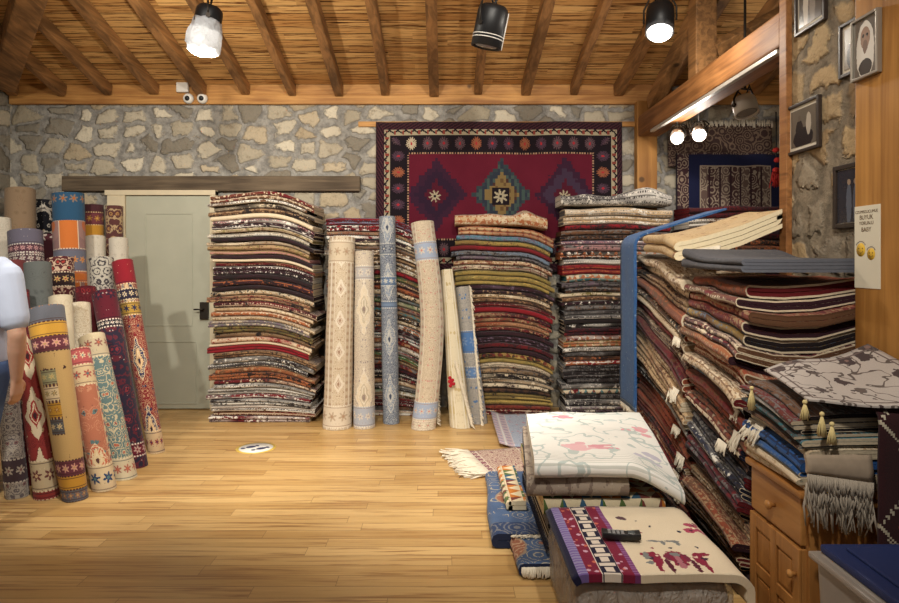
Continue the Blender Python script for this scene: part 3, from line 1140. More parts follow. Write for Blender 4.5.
mats['cfringe'] = roll_mat('cream_relief_rug', (216, 204, 180), (196, 178, 150), (226, 216, 196), (170, 150, 126), (234, 226, 208), s=12)
mats['scroll'] = roll_mat('grey_scroll_rug', (196, 190, 176), (78, 72, 76), (150, 142, 136), (60, 56, 60), (222, 216, 204), s=9, ring=3)
mats['orange'] = roll_mat('orange_kilim', (212, 122, 62), (206, 112, 54), (196, 108, 58), (120, 96, 104), (230, 206, 180), s=4, plainness=.9, side=(.07, .2, .5, (150, 118, 116), (164, 128, 122)),
                          bands=[(1.27, 1.36, (212, 122, 62), None, .1), (1.36, 1.55, (112, 114, 130), (206, 150, 96), .07), (0, 1.12, (160, 124, 118), (130, 100, 104), .1)])
mats['blue'] = roll_mat('blue_orange_kilim', (212, 126, 80), (206, 116, 70), (196, 108, 58), (60, 90, 116), (230, 206, 180), s=4, plainness=.9,
                        bands=[(1.80, 2.2, (56, 96, 130), (150, 130, 116), .09)])
mats['goldm'] = roll_mat('gold_maroon_rug', (204, 150, 60), (196, 140, 56), (214, 170, 90), (100, 52, 58), (220, 190, 140), s=4, plainness=.9, bands=[(1.78, 1.9, (122, 66, 72), (180, 130, 70), .07), (1.9, 2.2, (84, 50, 56), None, .1), (1.50, 1.6, (110, 66, 62), None, .1)])
mats['brownfl'] = roll_mat('brown_leaf_rug', (104, 66, 64), (196, 168, 128), (186, 140, 90), (64, 44, 46), (222, 206, 176), s=8, ring=2.2)
mats['brownpl'] = roll_mat('plain_brown_rug', (158, 134, 108), (150, 126, 100), (150, 126, 100), (140, 118, 94), (226, 206, 174), s=8, plainness=.7, bands=[(1.62, 1.72, (224, 204, 170), None, .1), (1.58, 1.62, (196, 150, 80), (80, 60, 40), .04)])
mats['bwfl'] = roll_mat('black_white_floral_rug', (40, 40, 46), (222, 214, 200), (150, 140, 130), (34, 32, 36), (222, 214, 200), s=7, ring=1.6)
mats['purple'] = roll_mat('purple_grey_rug', (92, 70, 76), (206, 196, 186), (150, 100, 104), (70, 54, 62), (222, 214, 204), s=12, bands=[(1.60, 1.8, (112, 108, 124), None, .1), (1.53, 1.60, (100, 66, 78), (206, 160, 160), .05), (1.45, 1.51, (100, 72, 80), (206, 196, 186), .06), (1.26, 1.43, (214, 206, 196), (78, 64, 70), .08)])
mats['maryel'] = roll_mat('maroon_yellow_rug', (200, 160, 64), (190, 150, 60), (190, 150, 60), (96, 52, 58), (226, 216, 200), s=4, plainness=.9, bands=[(1.46, 1.9, (92, 50, 58), (206, 190, 180), .12)])
mats['white'] = roll_mat('white_wool_rug', (216, 208, 192), (204, 196, 178), (206, 198, 182), (190, 180, 164), (230, 224, 210), s=10, plainness=.5)
mats['beige'] = roll_mat('plain_beige_rug', (204, 192, 166), (198, 184, 158), (198, 186, 160), (190, 176, 150), (220, 210, 188), s=9, plainness=.6)
mats['mar'] = roll_mat('plain_maroon_rug', (98, 36, 44), (84, 30, 38), (140, 44, 50), (60, 24, 30), (190, 150, 140), s=9, plainness=.3)
mats['slate'] = roll_mat('slate_grey_rug', (104, 108, 106), (98, 102, 100), (96, 100, 98), (88, 92, 92), (150, 150, 144), s=9, plainness=.6)
mats['redpat'] = roll_mat('red_black_kilim', (92, 44, 48), (214, 186, 160), (170, 66, 60), (44, 32, 36), (226, 206, 180), s=13, ring=2.5, bands=[(1.27, 1.38, (60, 44, 44), (206, 170, 110), .06), (1.1, 1.18, (120, 52, 54), (214, 180, 150), .05)])
mats['crpat'] = roll_mat('cream_red_rug', (206, 188, 164), (170, 110, 100), (140, 70, 66), (100, 60, 60), (226, 214, 194), s=10, bands=[(1.36, 1.5, (120, 62, 64), None, .1)])

LR = roll
LR('red rolled rug with navy medallions, nearest the grey door', mats['red'], (122, 262, 5.16), (156, 452), 21, 17, seed=11, L=1.45)
LR('dark navy and maroon rolled rug beside the red medallion roll', mats['navy'], (104, 293, 4.86), (136, 466), 24, 23, seed=12, L=1.25, back=BACK_D)
LR('teal and cream floral rolled rug between navy and salmon rolls', mats['teal'], (91, 337, 4.54), (125, 480, 4.27), 26, 24, seed=13, L=.98)
LR('salmon rolled rug with white medallion beside the yellow roll', mats['salmon'], (77, 351, 4.32), (104, 492, 4.06), 25, 24, seed=14, L=.98)
o, *_ = LR('yellow rolled rug with grey ends and purple borders', mats['yellow'], (45, 309, 4.12), (75, 497, 3.89), 36, 25, seed=15, L=1.18)
LR('red rolled rug with cream zigzag medallions, left of the yellow roll', mats['zig'], (25, 338, 4.22), (46, 501, 3.92), 21, 25, seed=16, L=.98)
LR('grey floral rolled rug behind the person in light blue', mats['greyfl'], (2, 340, 4.07), (17, 502, 3.93), 21, 23, seed=17, L=1.0)
LR('grey and rose rolled rug at the photo edge behind the jeans', mats['greyred'], (-20, 345, 4.2), (-12, 504, 3.96), 22, 22, seed=18, L=1.0)
GR = 'rolled rugs standing behind the front row'


def LB(label, key, top, w, dx=10, dr=.28, **kw):
    d = top[2]
    bx = top[0] + dx
    rot = roll(label, mats[key], top, (bx, 0, d - dr), w, w * .96, group=GR, **kw)
    return rot


LB('plain beige rolled rug behind the yellow roll', 'beige', (60, 297, 4.48), 23, seed=20)
o, pts, r0, r1 = LB('cream rolled rug with a thick fringed edge behind the salmon roll', 'cfringe', (79, 304, 4.72), 21, seed=21, start=3.4)
bm = BM()
for i in range(26):
    p = at(69 + 6 * i / 25, 300 + 44 * i / 25, 4.60 - .05 * i / 25)
    strands(bm, p, p + Vector((.004, 0, -.02)), (-.3, -.6, -.7), .05, 4, .005)
link('fringe', bm, M_FRINGE, o)
LB('crimson ended dark maroon rolled rug between cream and navy rolls', 'mar', (85, 288, 4.99), 21, seed=22, back=plain('crimson_backing', (140, 30, 56), .95, .1))
LB('grey rolled rug with dark scrolls beside the red medallion roll', 'scroll', (101, 259, 5.22), 24, seed=23)
LB('plain slate grey rolled rug in front of the patterned ones', 'slate', (37, 264, 4.66), 26, seed=24)
LB('red and black kilim roll right of the slate grey roll', 'redpat', (60, 259, 5.06), 25, seed=25)
LB('cream and red patterned rolled rug left of the slate grey roll', 'crpat', (13, 262, 4.92), 22, seed=26)
LB('plain maroon rolled rug above the bare arm', 'mar', (18, 291, 4.42), 20, seed=27)
LB('thick white rolled rug above the grey scrolled roll', 'white', (95, 237, 5.76), 20, dx=2, seed=28)
LB('white rolled rug nearest the door frame', 'white', (118, 239, 5.76), 19, dx=4, seed=29)
LB('orange kilim roll with a grey end, in the middle of the crowd', 'orange', (68, 223, 5.47), 30, seed=30, dx=10, dr=.2)
LB('purple grey rolled rug with black and white bands', 'purple', (25, 232, 5.32), 32, seed=31)
LB('maroon and yellow rolled rug between purple and orange rolls', 'maryel', (48, 236, 5.62), 20, seed=32)
LB('white rolled rug at the far left beside the purple grey roll', 'white', (1, 219, 5.45), 18, seed=33)
LB('blue ended orange kilim roll, tallest beside the gold one', 'blue', (68, 194, 5.86), 30, seed=34, dx=10, dr=.06)
LB('gold rolled rug with maroon end below the old timber', 'goldm', (93, 205, 6.13), 20, dx=2, dr=.04, seed=35)
LB('brown rolled rug with cream leaves next to the door frame', 'brownfl', (114, 206, 6.13), 17, dx=1, dr=.04, seed=36)
LB('plain brown rolled rug with cream lower band', 'brownpl', (20, 190, 5.9), 28, dx=4, seed=37)
LB('black rolled rug with large white flowers', 'bwfl', (43, 200, 6.16), 18, dx=2, dr=.04, seed=38)


# ------------------------------------------------------------------ hung rugs
def hung_red():
    m = Mat('hung_red_rug_pattern')
    U, V = m.uv()                      # metres, 0..2.42 x 0..1.46, centred below
    W, L = 2.42, 1.46
    x, y = (U - W / 2).snap(.008), (V - L / 2).snap(.008)
    xe, ye = W / 2 - x.abs(), L / 2 - y.abs()
    e = m.mn(xe, ye)
    along = m.mix(xe < ye, m.vec(x, x, x), m.vec(y, y, y))
    al = m.sep(along)[0]
    red, blk, crm = lin((128, 28, 48)), lin((36, 28, 34)), lin((186, 172, 144))
    nz = m.noise(m.vec(U * 3.0, V * 3.0, 0.0), 1.0, 3)
    col = m.mix(nz, lin((92, 26, 44)), lin((118, 36, 54)))
    # three stepped medallions
    for cx, big in ((-.64, 0), (0.0, 1), (.62, 0)):
        dx, dy = (x - cx).snap(.026), y.snap(.034)
        q = (dx.abs() * 1.25 + dy.abs() * 1.05 + ((dx * 90.0).sin() * .012)) * (1.0 if big else .95)
        if big:
            col = m.mix(q < .36, col, lin((60, 70, 76)))
            col = m.mix(q < .325, col, m.mix((q * 60.0).frac() < .5, lin((74, 90, 86)), lin((54, 60, 72))))
            col = m.mix(q < .22, col, lin((138, 114, 74)))
            col = m.mix((q < .20) * (q > .185), col, lin((80, 52, 50)))
            col = m.mix((q < .155) * (q > .14), col, lin((110, 84, 56)))
            col = m.mix(m.mx((x - cx).abs(), y.abs()) < .088, col, blk)
        else:
            col = m.mix((q + nz * .1) < .40, col, lin((64, 36, 56)))
            col = m.mix((q + nz * .08) < .30, col, lin((72, 54, 74)) if cx > 0 else lin((54, 34, 54)))
            col = m.mix(q < .14, col, lin((88, 30, 46)))
        ang = m.math('ARCTAN2', y, x - cx)
        r = m.hyp(x - cx, y)
        col = m.mix(r < ((ang * 8.0 if big else ang * 8.0).sin() * .022 + (.052 if big else .04)), col, crm)
        col = m.mix(r < .012, col, blk)
    # borders
    dots = (al * 38.0).frac() < .5
    col = m.mix(e < .315, col, m.mix(dots, blk, lin((190, 150, 120))))
    col = m.mix(e < .30, col, blk)
    f = al.cen(.158)
    cell = (al / .158).floor()
    rn = ((cell * 12.9898 + y.abs() * .0).sin() * 4375.5).frac()
    b = e - .215
    ang = m.math('ARCTAN2', b, f)
    r = m.hyp(f * 1.25, b)
    pet = r < ((ang * 8.0).sin().abs() * .034 + .032)
    fc = m.mix(rn > .82, m.mix(rn > .62, m.mix(rn > .4, lin((88, 64, 78)), lin((104, 80, 86))), lin((206, 186, 160))), lin((160, 96, 70)))
    col = m.mix(pet * (e < .29) * (e > .14), col, fc)
    col = m.mix((r < .014) * (e < .29), col, lin((190, 50, 60)))
    col = m.mix((e < .135), col, crm)
    wv = (((al * 2.0 / .16).frac() - .5).abs() * .05 + .085)
    col = m.mix(((e - wv).abs() < .009) * (e < .13), col, blk)
    col = m.mix(((al / .08).frac() < .22) * (e > .088) * (e < .125), col, lin((150, 70, 60)))
    br = ((al * 20.0 + e * 34.0).frac() < .45)
    col = m.mix(e < .075, col, m.mix(br, lin((40, 26, 34)), lin((84, 46, 54))))
    col = m.mix(1.0, col, (.84, .86, .86), 'MULTIPLY')
    return weave_finish(m, col, U, V)


hx0, hx1, hz = ax(376, 6.24), ax(622, 6.24), az(122, 6.24)


def hung(name, x0, x1, ztop, h, y, mat, waves, label, depth=.018):
    bm = BM()

    def fn(s, t):
        x = x0 + (x1 - x0) * s
        z = ztop - h * (1 - t) - .012 * noise.noise(Vector((s * 6, 0, 3))) * t
        yy = y + depth * noise.noise(Vector((s * waves, t * 1.5, 5.0))) - .012 * (1 - t)
        return (x, yy, z)
    sheet(bm, fn, 60, 24, .012, x1 - x0, h)
    o = link(name, bm, mat)
    return tag(o, label, 'rug')


o = hung('hanging_rug', hx0, hx1, hz, 1.46, 6.235, hung_red(), 9, 'large red rug with dark flowered border hung on the stone wall')


def hung_side():
    m = Mat('blue_bordered_rug_pattern')
    U, V = m.uv()
    W, L = 1.14, 1.7
    Uq, Vq = U.snap(.006), V.snap(.006)
    e = m.mn(m.mn(Uq, W - Uq), L - Vq + .10)
    d, r, g = m.vor(m.vec(Uq * 13.0, Vq * 11.0, 2.0), 1.0)
    scroll = (d * 4.0).frac() < .36
    st = (Uq - .22).mod(.1)
    stripe = ((Uq / .1).floor() * .5).frac() < .25
    base = m.mix(stripe, lin((82, 58, 58)), lin((112, 92, 84)))
    col = m.mix(scroll, base, lin((176, 160, 140)))
    col = m.mix(m.mn(st, .1 - st) < .009, col, lin((60, 40, 46)))
    col = m.mix(e < .235, col, lin((176, 160, 140)))
    col = m.mix(e < .225, col, lin((34, 38, 70)))
    col = m.mix(e < .115, col, m.mix(scroll, lin((74, 50, 54)), lin((160, 142, 124))))
    col = m.mix(e < .012, col, lin((40, 32, 40)))
    return weave_finish(m, col, U, V)


MS = hung_side()
o = hung('hanging_rug', ax(676, 6.2), ax(786, 6.2), az(153, 6.2), 1.7, 6.2, MS, 7, 'rug with navy border and floral stripes on the side room wall', .01)


def upper_side():
    m = Mat('brown_arabesque_pattern')
    U, V = m.uv()
    d, r, g = m.vor(m.vec(U.snap(.006) * 12.0, V.snap(.006) * 12.0, 4.0), 1.0)
    sc = (d * 4.0).frac() < .4
    col = m.mix(sc, lin((78, 60, 58)), lin((140, 118, 100)))
    return weave_finish(m, col, U, V)


o = hung('hanging_rug', ax(668, 6.25), ax(772, 6.25), az(124, 6.25), .42, 6.255, upper_side(), 9, 'brown rug with white fringe along its top in the side room', .008)
bm = BM()
for i in range(70):
    x = ax(668, 6.25) + (ax(772, 6.25) - ax(668, 6.25)) * (i + R.random()) / 70
    tube(bm, [(x, 6.243, az(124, 6.25)), (x + R.uniform(-.006, .006), 6.232, az(121, 6.25) + R.uniform(-.01, .01)), (x + R.uniform(-.012, .012), 6.225, az(127, 6.25) + R.uniform(-.012, .012))], .006, 5)
link('fringe', bm, M_FRINGE, o)
# red tasselled ornament on a cord in the side room
tx = at(776, 140, 5.6)
r_ = empty('tassel_ornament', (tx.x, tx.y, az(188, 5.6)), 'red tasselled ornament hanging on a cord in the side room', 'ornament')
bm = BM(); tube(bm, [(tx.x, tx.y, az(112, 5.6)), (tx.x + .005, tx.y, az(150, 5.6)), (tx.x, tx.y, az(168, 5.6))], .006, 6)
link('cord', bm, M_CABLE, r_)
bm = BM()
for k, z in enumerate((150, 160, 170)):
    t = bmesh.new(); bmesh.ops.create_icosphere(t, subdivisions=2, radius=.03)
    for v in t.verts: v.co = Vector((v.co.x, v.co.y, v.co.z * .8)) + Vector((tx.x + .012 * (k % 2), tx.y, az(z, 5.6)))
    merge(bm, t)
strands(bm, (tx.x - .03, tx.y, az(172, 5.6)), (tx.x + .03, tx.y, az(172, 5.6)), (0, 0, -1), .13, 16, .005)
link('tassel', bm, plain('red_tassel', (170, 50, 46), .95, .1), r_)


# ------------------------------------------------------------------ patterned cloth made of blots
def blots(m, U, V, col, items, wob=.012, sc=22.0):
    w1 = (m.noise(m.vec(U * sc, V * sc, 1.0), 1.0, 2) - .5) * wob * 2.0
    w2 = (m.noise(m.vec(U * sc, V * sc, 9.0), 1.0, 2) - .5) * wob * 2.0
    U2, V2 = U + w1, V + w2
    for cx, cy, rx_, ry_, c in items:
        col = m.mix(m.hyp((U2 - cx) * (1.0 / rx_), (V2 - cy) * (1.0 / ry_)) < 1.0, col, lin(c))
    return col


def single(name, W, D, T, m, M, mats, label, group=None, seed=1, nx=18, deform=None, loose=.15, cat='carpet', nose=.012):
    rnd = random.Random(seed)
    bm = folded_bm(W, D, T, m, nx, rnd, (lambda p: M @ deform(p)) if deform else (lambda p: M @ p), loose=loose, nose=nose)
    o = link(name, bm, mats)
    return tag(o, label, cat, group)


def peak(px_, a, w_, base):
    return lambda p: Vector((p.x, p.y, p.z + base + (p.z / .1) * a * math.exp(-((p.x - px_) / w_) ** 2) - .05 * max(0, (p.x - .5) / .5) ** 2 * 0))


for nm, W_, M_, ch, lab, dfm, sd, md in (('folded_carpet', .86, Matrix.Translation((ax(455, 5.97), 5.965, az(226, 5.97) + .002)), 'SOC', 'sand and orange loosely folded carpet, topmost of stack below hung red rug',
                              lambda p: Vector((p.x, p.y, p.z + (p.z / .1) * .055 * math.exp(-((p.x - .66) / .10) ** 2) - .055 * max(0, (p.x / .93 - .45) / .55) ** 2)), 81, 1.0),
                             ('folded_carpet', 1.02, Matrix.Translation((ax(560, 5.9), 5.875, az(207, 5.9) - .004)), 'GKW', 'grey and black loosely folded carpet, topmost of stack at wooden wall post',
                              lambda p: Vector((p.x, p.y, p.z + .012 + (p.z / .1) * .075 * math.exp(-((p.x - .80) / .15) ** 2))), 82, 2.0)):
    o = single(nm, W_, .21 if sd == 81 else .28, .10 if sd == 81 else .105, 1, M_, [WEAVE, EDGE], lab, 'carpets stacked below the hung red rug' if sd == 81 else 'carpets stacked at the wooden wall post', sd, deform=dfm, loose=.3, nx=24)
    paint(o, ch, random.Random(sd))
    o['pt'] = md; o['den'] = .6

# ---- on top of the stack by the post: cream carpet and the draped blue rug
M_CREAM = roll_mat('cream_tan_carpet_pattern', (206, 178, 134), (190, 156, 112), (160, 120, 84), (150, 112, 80), (224, 206, 170), s=9, plainness=.2)
CREAM_EDGE = plain('cream_edge_wool', (222, 206, 172), .95, .1, scale=70)


def rise(p):
    # local y runs from the room (0) to the pillar side
    return Vector((p.x, p.y, p.z + .012 + .40 * max(0.0, p.y - .02) ** 2 - .05 * (p.x / .55) ** 2 * (1 - min(1, p.y / .5))))


o = single('folded_carpet', .57, .585, .115, 2, Matrix.Translation((0, 0, 1.485)) @ side(1.265, 4.08), [M_CREAM, CREAM_EDGE],
           'thick cream folded carpet rising towards the stone pillar beside the blue rug', seed=61, deform=rise)
bm = BM()
strands(bm, (1.32, 3.50, 1.50), (1.50, 3.485, 1.53), (-.15, -.2, -1), .10, 34, .004)
link('fringe', bm, M_FRINGE, o)
M_DENIM = roll_mat('blue_rug_pattern', (62, 100, 152), (54, 90, 142), (74, 112, 160), (50, 84, 134), (150, 176, 204), s=14, plainness=.5, bands=[(0, .02, (150, 170, 196), None, .1)])


def blue_fn(s, t):
    y = 4.45 - .34 * s
    L = t * 1.75
    hang = 1.06
    if L < hang:
        x = 1.225 + .010 * noise.noise(Vector((s * 3, L * 3, 2)))
        z = .475 + L
    elif L < hang + .14:
        a = (L - hang) / .14 * (PI / 2 - .3)
        x = 1.225 + .085 * (1 - math.cos(a)); z = .475 + hang + .085 * math.sin(a)
    else:
        q = L - hang - .14
        x = 1.285 + q * .955; z = .475 + hang + .082 + q * .295
    if t > .62 and False:
        y += 0
    return (x, y, z)


bm = BM()
sheet(bm, blue_fn, 8, 44, .012, .34, 1.75)
o = tag(link('draped_rug', bm, M_DENIM), 'plain blue rug draped over the corner of the stack, hanging down its side', 'rug')
bm = BM()
strands(bm, (1.222, 4.44, .475), (1.222, 4.12, .475), (0, 0, -1), .05, 26, .004)
link('fringe', bm, M_FRINGE, o)


def nose_pt(o, near=True):
    """leftmost world point of a carpet near its camera-side end"""
    vs = [v.co + o.location for v in o.data.vertices]
    ymin = min(v.y for v in vs)
    sel = [v for v in vs if v.y < ymin + .09]
    return min(sel, key=lambda v: v.x)


for grp, idxs in ((Fs, (4, 9, 13, 15, 16, 18, 20)), (Gs, (10, 12, 14))):
    for i in idxs:
        p = nose_pt(grp[i])
        bm = BM()
        L = R.uniform(.05, .10)
        strands(bm, p + Vector((-.006, .02, 0)), p + Vector((-.004, R.uniform(.08, .16), .004)), (-.4, -.15, -.9), L, 14, .0045)
        tag(link('fringe', bm, M_FRINGE, grp[i]), 'white knotted fringe')

# ---- dark grey runner on the stack by the pillar
M_GREYR = roll_mat('dark_grey_runner_pattern', (74, 72, 76), (64, 64, 70), (90, 84, 84), (52, 52, 58), (112, 112, 116), s=18, plainness=.5)
GREY_EDGE = plain('grey_edge_wool', (92, 94, 102), .95, .1, scale=70)
single('folded_carpet', .70, .50, .06, 2, Matrix.Translation((0, 0, 1.376)) @ side(1.26, 3.42), [M_GREYR, GREY_EDGE], 'dark grey folded runner lying on top by the stone pillar',
       seed=64, deform=lambda p: Vector((p.x, p.y, p.z + .040 * math.cos(p.x * 6) * (p.z / .06) * max(0, 1 - p.x / .45) + .034 - .014 * p.x / .7)))

# ------------------------------------------------------------------ pine cabinet
PINE = mat_wood('pine_wood', (146, 96, 48), (190, 136, 76), 'z', .8, True, .45)
PINE_H = mat_wood('pine_wood_crosswise', (150, 98, 48), (194, 140, 78), 'y', .8, True, .45)
cx0, cx1, cy0, cy1, ch = 1.20, 1.66, 2.145, 2.52, .674
cab = empty('pine_cabinet', (1.43, 2.33, 0), 'pine cabinet with one drawer and panelled door under fringed carpets', 'cabinet')
bm = BM()
box(bm, (cx0 + .02, cy0, .05), (cx1, cy1, ch - .025), .003)
box(bm, (cx0 + .03, cy0 + .01, .001), (cx1 - .01, cy1 - .01, .05), .002)
link('body', bm, PINE, cab)
bm = BM(); box(bm, (cx0 - .015, cy0 - .012, ch - .0245), (cx1 + .005, cy1 + .012, ch), .008)
link('top', bm, PINE_H, cab)
dz = ch - .19
bm = BM(); box(bm, (cx0, cy0 + .012, dz), (cx0 + .02, cy1 - .012, ch - .032), .005)
dw = link('drawer', bm, PINE_H, cab)
bm = BM(); lathe(bm, [(.008, 0), (.008, .012), (.016, .02), (.017, .028), (.010, .034), (0, .035)], frame_to((-1, 0, 0), (cx0, 2.33, dz + .075)), 16)
link('knob', bm, PINE, dw)
bm = BM()
ya, yb, za, zb = cy0 + .012, cy1 - .012, .06, dz - .012
box(bm, (cx0 + .004, ya, za), (cx0 + .02, yb, zb), .002)
dm_ = [(ya, ya + .045), ((ya + yb) / 2 - .02, (ya + yb) / 2 + .02), (yb - .045, yb)]
for p, q in dm_:
    box(bm, (cx0 - .006, p, za), (cx0 + .0035, q, zb), .003)
for p, q in ((za, za + .05), ((za + zb) / 2 - .02, (za + zb) / 2 + .02), (zb - .05, zb)):
    for u0, u1 in ((dm_[0][1], dm_[1][0]), (dm_[1][1], dm_[2][0])):
        box(bm, (cx0 - .005, u0, p), (cx0 + .0035, u1, q), .003)
door = link('door', bm, PINE, cab)
for u0, u1 in ((dm_[0][1], dm_[1][0]), (dm_[1][1], dm_[2][0])):
    for p, q in ((za + .05, (za + zb) / 2 - .02), ((za + zb) / 2 + .02, zb - .05)):
        bm = BM()
        box(bm, (cx0 - .002, u0 + .012, p + .012), (cx0 + .0038, u1 - .012, q - .012), .002)
        link('raised_panel', bm, PINE, door)
bm = BM(); lathe(bm, [(.007, 0), (.007, .01), (.014, .018), (.014, .025), (0, .03)], frame_to((-1, 0, 0), (cx0 - .006, dm_[0][0] + .022, zb - .09)), 14)
link('knob', bm, PINE, door)

# ---- pile on the cabinet
H_SPEC = '4BGKf 4MGBf 4KGWf 4GKBf 3KEGf 6ELE 3KGBf 9CCT 9DND 9DDL 10CCS 9CSC'


def droopH(x, y, z):
    k = min(1.0, max(0.0, z - .674) / .12)
    return -k * (.045 * x ** 2 + .03 * max(0, .35 - y)) + k * .010 * noise.noise(Vector((x * 3, z * 5 + y, 71)))


Hs = stack(H_SPEC, side(1.185, 2.535), .405, .46, .985, droopH, 'pile on pine cabinet', 'carpets piled on the pine cabinet', 43, jx=.008, jy=.02, z0=.6755, edge='C', nx=12)
cw = Hs[7]
vs = [v.co + cw.location for v in cw.data.vertices]
zc = sum(v.z for v in vs if v.y < min(q.y for q in vs) + .03) / max(1, len([v for v in vs if v.y < min(q.y for q in vs) + .03]))
yn = 2.10
FRG = plain('grey_wool_fringe', (176, 164, 148), .95, .1)


def flap_fn(s, t):
    x = 1.18 + .215 * s
    return (x, yn - .012 * math.sin(t * 2.5) + .004 * noise.noise(Vector((s * 5, t * 3, 3))), zc + .012 - .055 * t - .03 * s * t)


bm = BM(); sheet(bm, flap_fn, 12, 5, .012, .235, .06)
link('border_flap', bm, plain('taupe_wool', (168, 150, 130), .95, .1, scale=50), cw)
bm = BM()
for zo, L, yo in ((-.045, .055, -.014), (-.075, .085, -.008), (-.095, .125, -.002)):
    strands(bm, (1.18, yn + yo - .004, zc + zo), (1.395, yn + yo - .004, zc + zo - .03), (0, -.05, -1), L, 60, .0036, wav=.18)
tag(link('fringe', bm, FRG, cw), 'long grey knotted fringe')
p = nose_pt(cw)
bm = BM()
strands(bm, (p.x - .004, 2.15 + .37, zc + .03), (p.x - .004, 2.40, zc + .03), (-.5, .0, -.85), .085, 34, .004)
tag(link('left_fringe', bm, M_FRINGE, cw), 'cream fringe')


def tassel(o, p, L, mat):
    bm = BM()
    t = bmesh.new(); bmesh.ops.create_icosphere(t, subdivisions=2, radius=.008)
    for v in t.verts: v.co += p
    merge(bm, t)
    for i in range(18):
        a = i * 2.4
        r = .011 * math.sqrt(i / 18)
        tube(bm, [p, p + Vector((r * math.cos(a), r * math.sin(a) * .6, -L * .5)), p + Vector((r * 1.5 * math.cos(a), r * math.sin(a), -L * R.uniform(.85, 1)))], .0022, 4)
    tag(link('tassel', bm, mat, o), 'cream wool tassel')


M_TAS = plain('cream_tassel', (228, 208, 150), .95, .1)
tassel(Hs[0], at(757, 388, 2.42) + Vector((-.02, 0, 0)), .085, M_TAS)
for px, py, L in ((805, 402, .06), (822, 414, .075), (832, 424, .07)):
    tassel(Hs[2], at(px, py, 2.09), L, M_TAS)


# floral sheet thrown on top, running up to the post
def floral():
    m = Mat('grey_floral_sheet_pattern')
    U, V = m.uv()
    d, r, g = m.vor(m.vec(U * 9.0, V * 9.0, 3.0), 1.0, rnd=.8)
    w = m.noise(m.vec(U * 26.0, V * 26.0, 0.0), 1.0, 3)
    col = m.mix(((d + (w - .5) * .8) < .36), lin((206, 196, 188)), lin((84, 70, 70)))
    col = m.mix((d + (w - .5) * .3) < .12, col, lin((150, 120, 112)))
    st = m.noise(m.vec(U * 7.0, V * 7.0, 4.0), 1.0, 2)
    col = m.mix((st - .5).abs() < .012, col, lin((110, 98, 92)))
    e = m.mn(m.mn(U, .58 - U), m.mn(V, .46 - V))
    col = m.mix((e < .035) * (e > .026), col, lin((120, 104, 100)))
    return weave_finish(m, col, U, V)


def flo_fn(s, t):
    A, B = at(764, 378, 2.52), at(868, 359, 2.56)
    D_, C_ = Vector((1.19, 2.10, .955)), Vector((1.70, 2.02, .945))
    p = A.lerp(B, s).lerp(D_.lerp(C_, s), t)
    p.z += .030 + .012 * math.sin(s * 7 + t * 2) * (1 - t * .5) + .02 * s * (1 - t)
    return p


bm = BM(); sheet(bm, lambda s, t: flo_fn(s, 1 - t), 24, 18, .006, .58, .46)
tag(link('floral_spread', bm, floral()), 'pale grey spread with dark leaf pattern thrown over the cabinet pile', 'textile')


def kilim_dark():
    m = Mat('dark_diamond_kilim_pattern')
    U, V = m.uv()
    x, y = U.snap(.007), V.snap(.007)
    a, b = x.cen(.26).abs(), y.cen(.34).abs()
    q = a / .13 + b / .17
    n = m.noise(m.vec(U * 6.0, V * 6.0, 0.0), 1.0, 2)
    col = m.mix(n, lin((44, 28, 32)), lin((70, 38, 40)))
    col = m.mix(q < .55, col, lin((30, 44, 42)))
    dot = ((U * 70.0).frac() < .6)
    col = m.mix(((q - .98).abs() < .07) * ((x + y) * 36.0).frac().__lt__(.55), col, lin((196, 186, 164)))
    col = m.mix(((q - .5).abs() < .06) * ((x - y) * 36.0).frac().__lt__(.5), col, lin((150, 60, 50)))
    return weave_finish(m, col, U, V)


def kil_fn(s, t):
    x = 1.402 + .30 * s
    L = t * .66
    if L < .10:
        return (x, 2.20 - L, .972 - .01 * t)
    a = min(1.0, (L - .10) / .05)
    return (x, 2.10 - .03 * math.sin(a * PI / 2) + .008 * noise.noise(Vector((s * 4, t * 3, 6))), .965 - max(0, L - .11))


bm = BM(); sheet(bm, lambda s, t: kil_fn(s, 1 - t), 12, 26, .008, .30, .66)
tag(link('hanging_kilim', bm, kilim_dark()), 'dark kilim with dotted white diamonds hanging off the cabinet pile', 'rug')

# ------------------------------------------------------------------ blue lidded storage bin
bin_ = empty('storage_bin', (1.42, 1.56, 0), 'pale plastic storage bin with a blue lid beside the pine cabinet', 'bin')
mb = Mat('milky_plastic'); x, y, z = mb.obj()
M_BIN = mb.out(mb.mix(mb.noise(mb.vec(x, y, z), 6.0, 3), lin((178, 166, 154)), lin((196, 186, 176))), .35, spec=.5, Transmission_Weight=.25)
bm = BM()
t = BM(); box(t, (1.14, 1.18, .001), (1.70, 1.97, .555), .02)
for v in t.verts:
    if v.co.z < .3:
        v.co.x += (1.42 - v.co.x) * .06; v.co.y += (1.56 - v.co.y) * .06
merge(bm, t)
box(bm, (1.125, 1.165, .53), (1.715, 1.985, .55), .006)
for i in range(4):
    box(bm, (1.136, 1.30 + i * .15, .08), (1.15, 1.315 + i * .15, .5), .003)
link('container', bm, M_BIN, bin_)
bm = BM()
box(bm, (1.15, 1.18, .5555), (1.705, 1.965, .580), .008)
box(bm, (1.20, 1.23, .580), (1.66, 1.92, .590), .006)
link('lid', bm, plain('blue_plastic', (40, 54, 104), .6, var=.05), bin_)

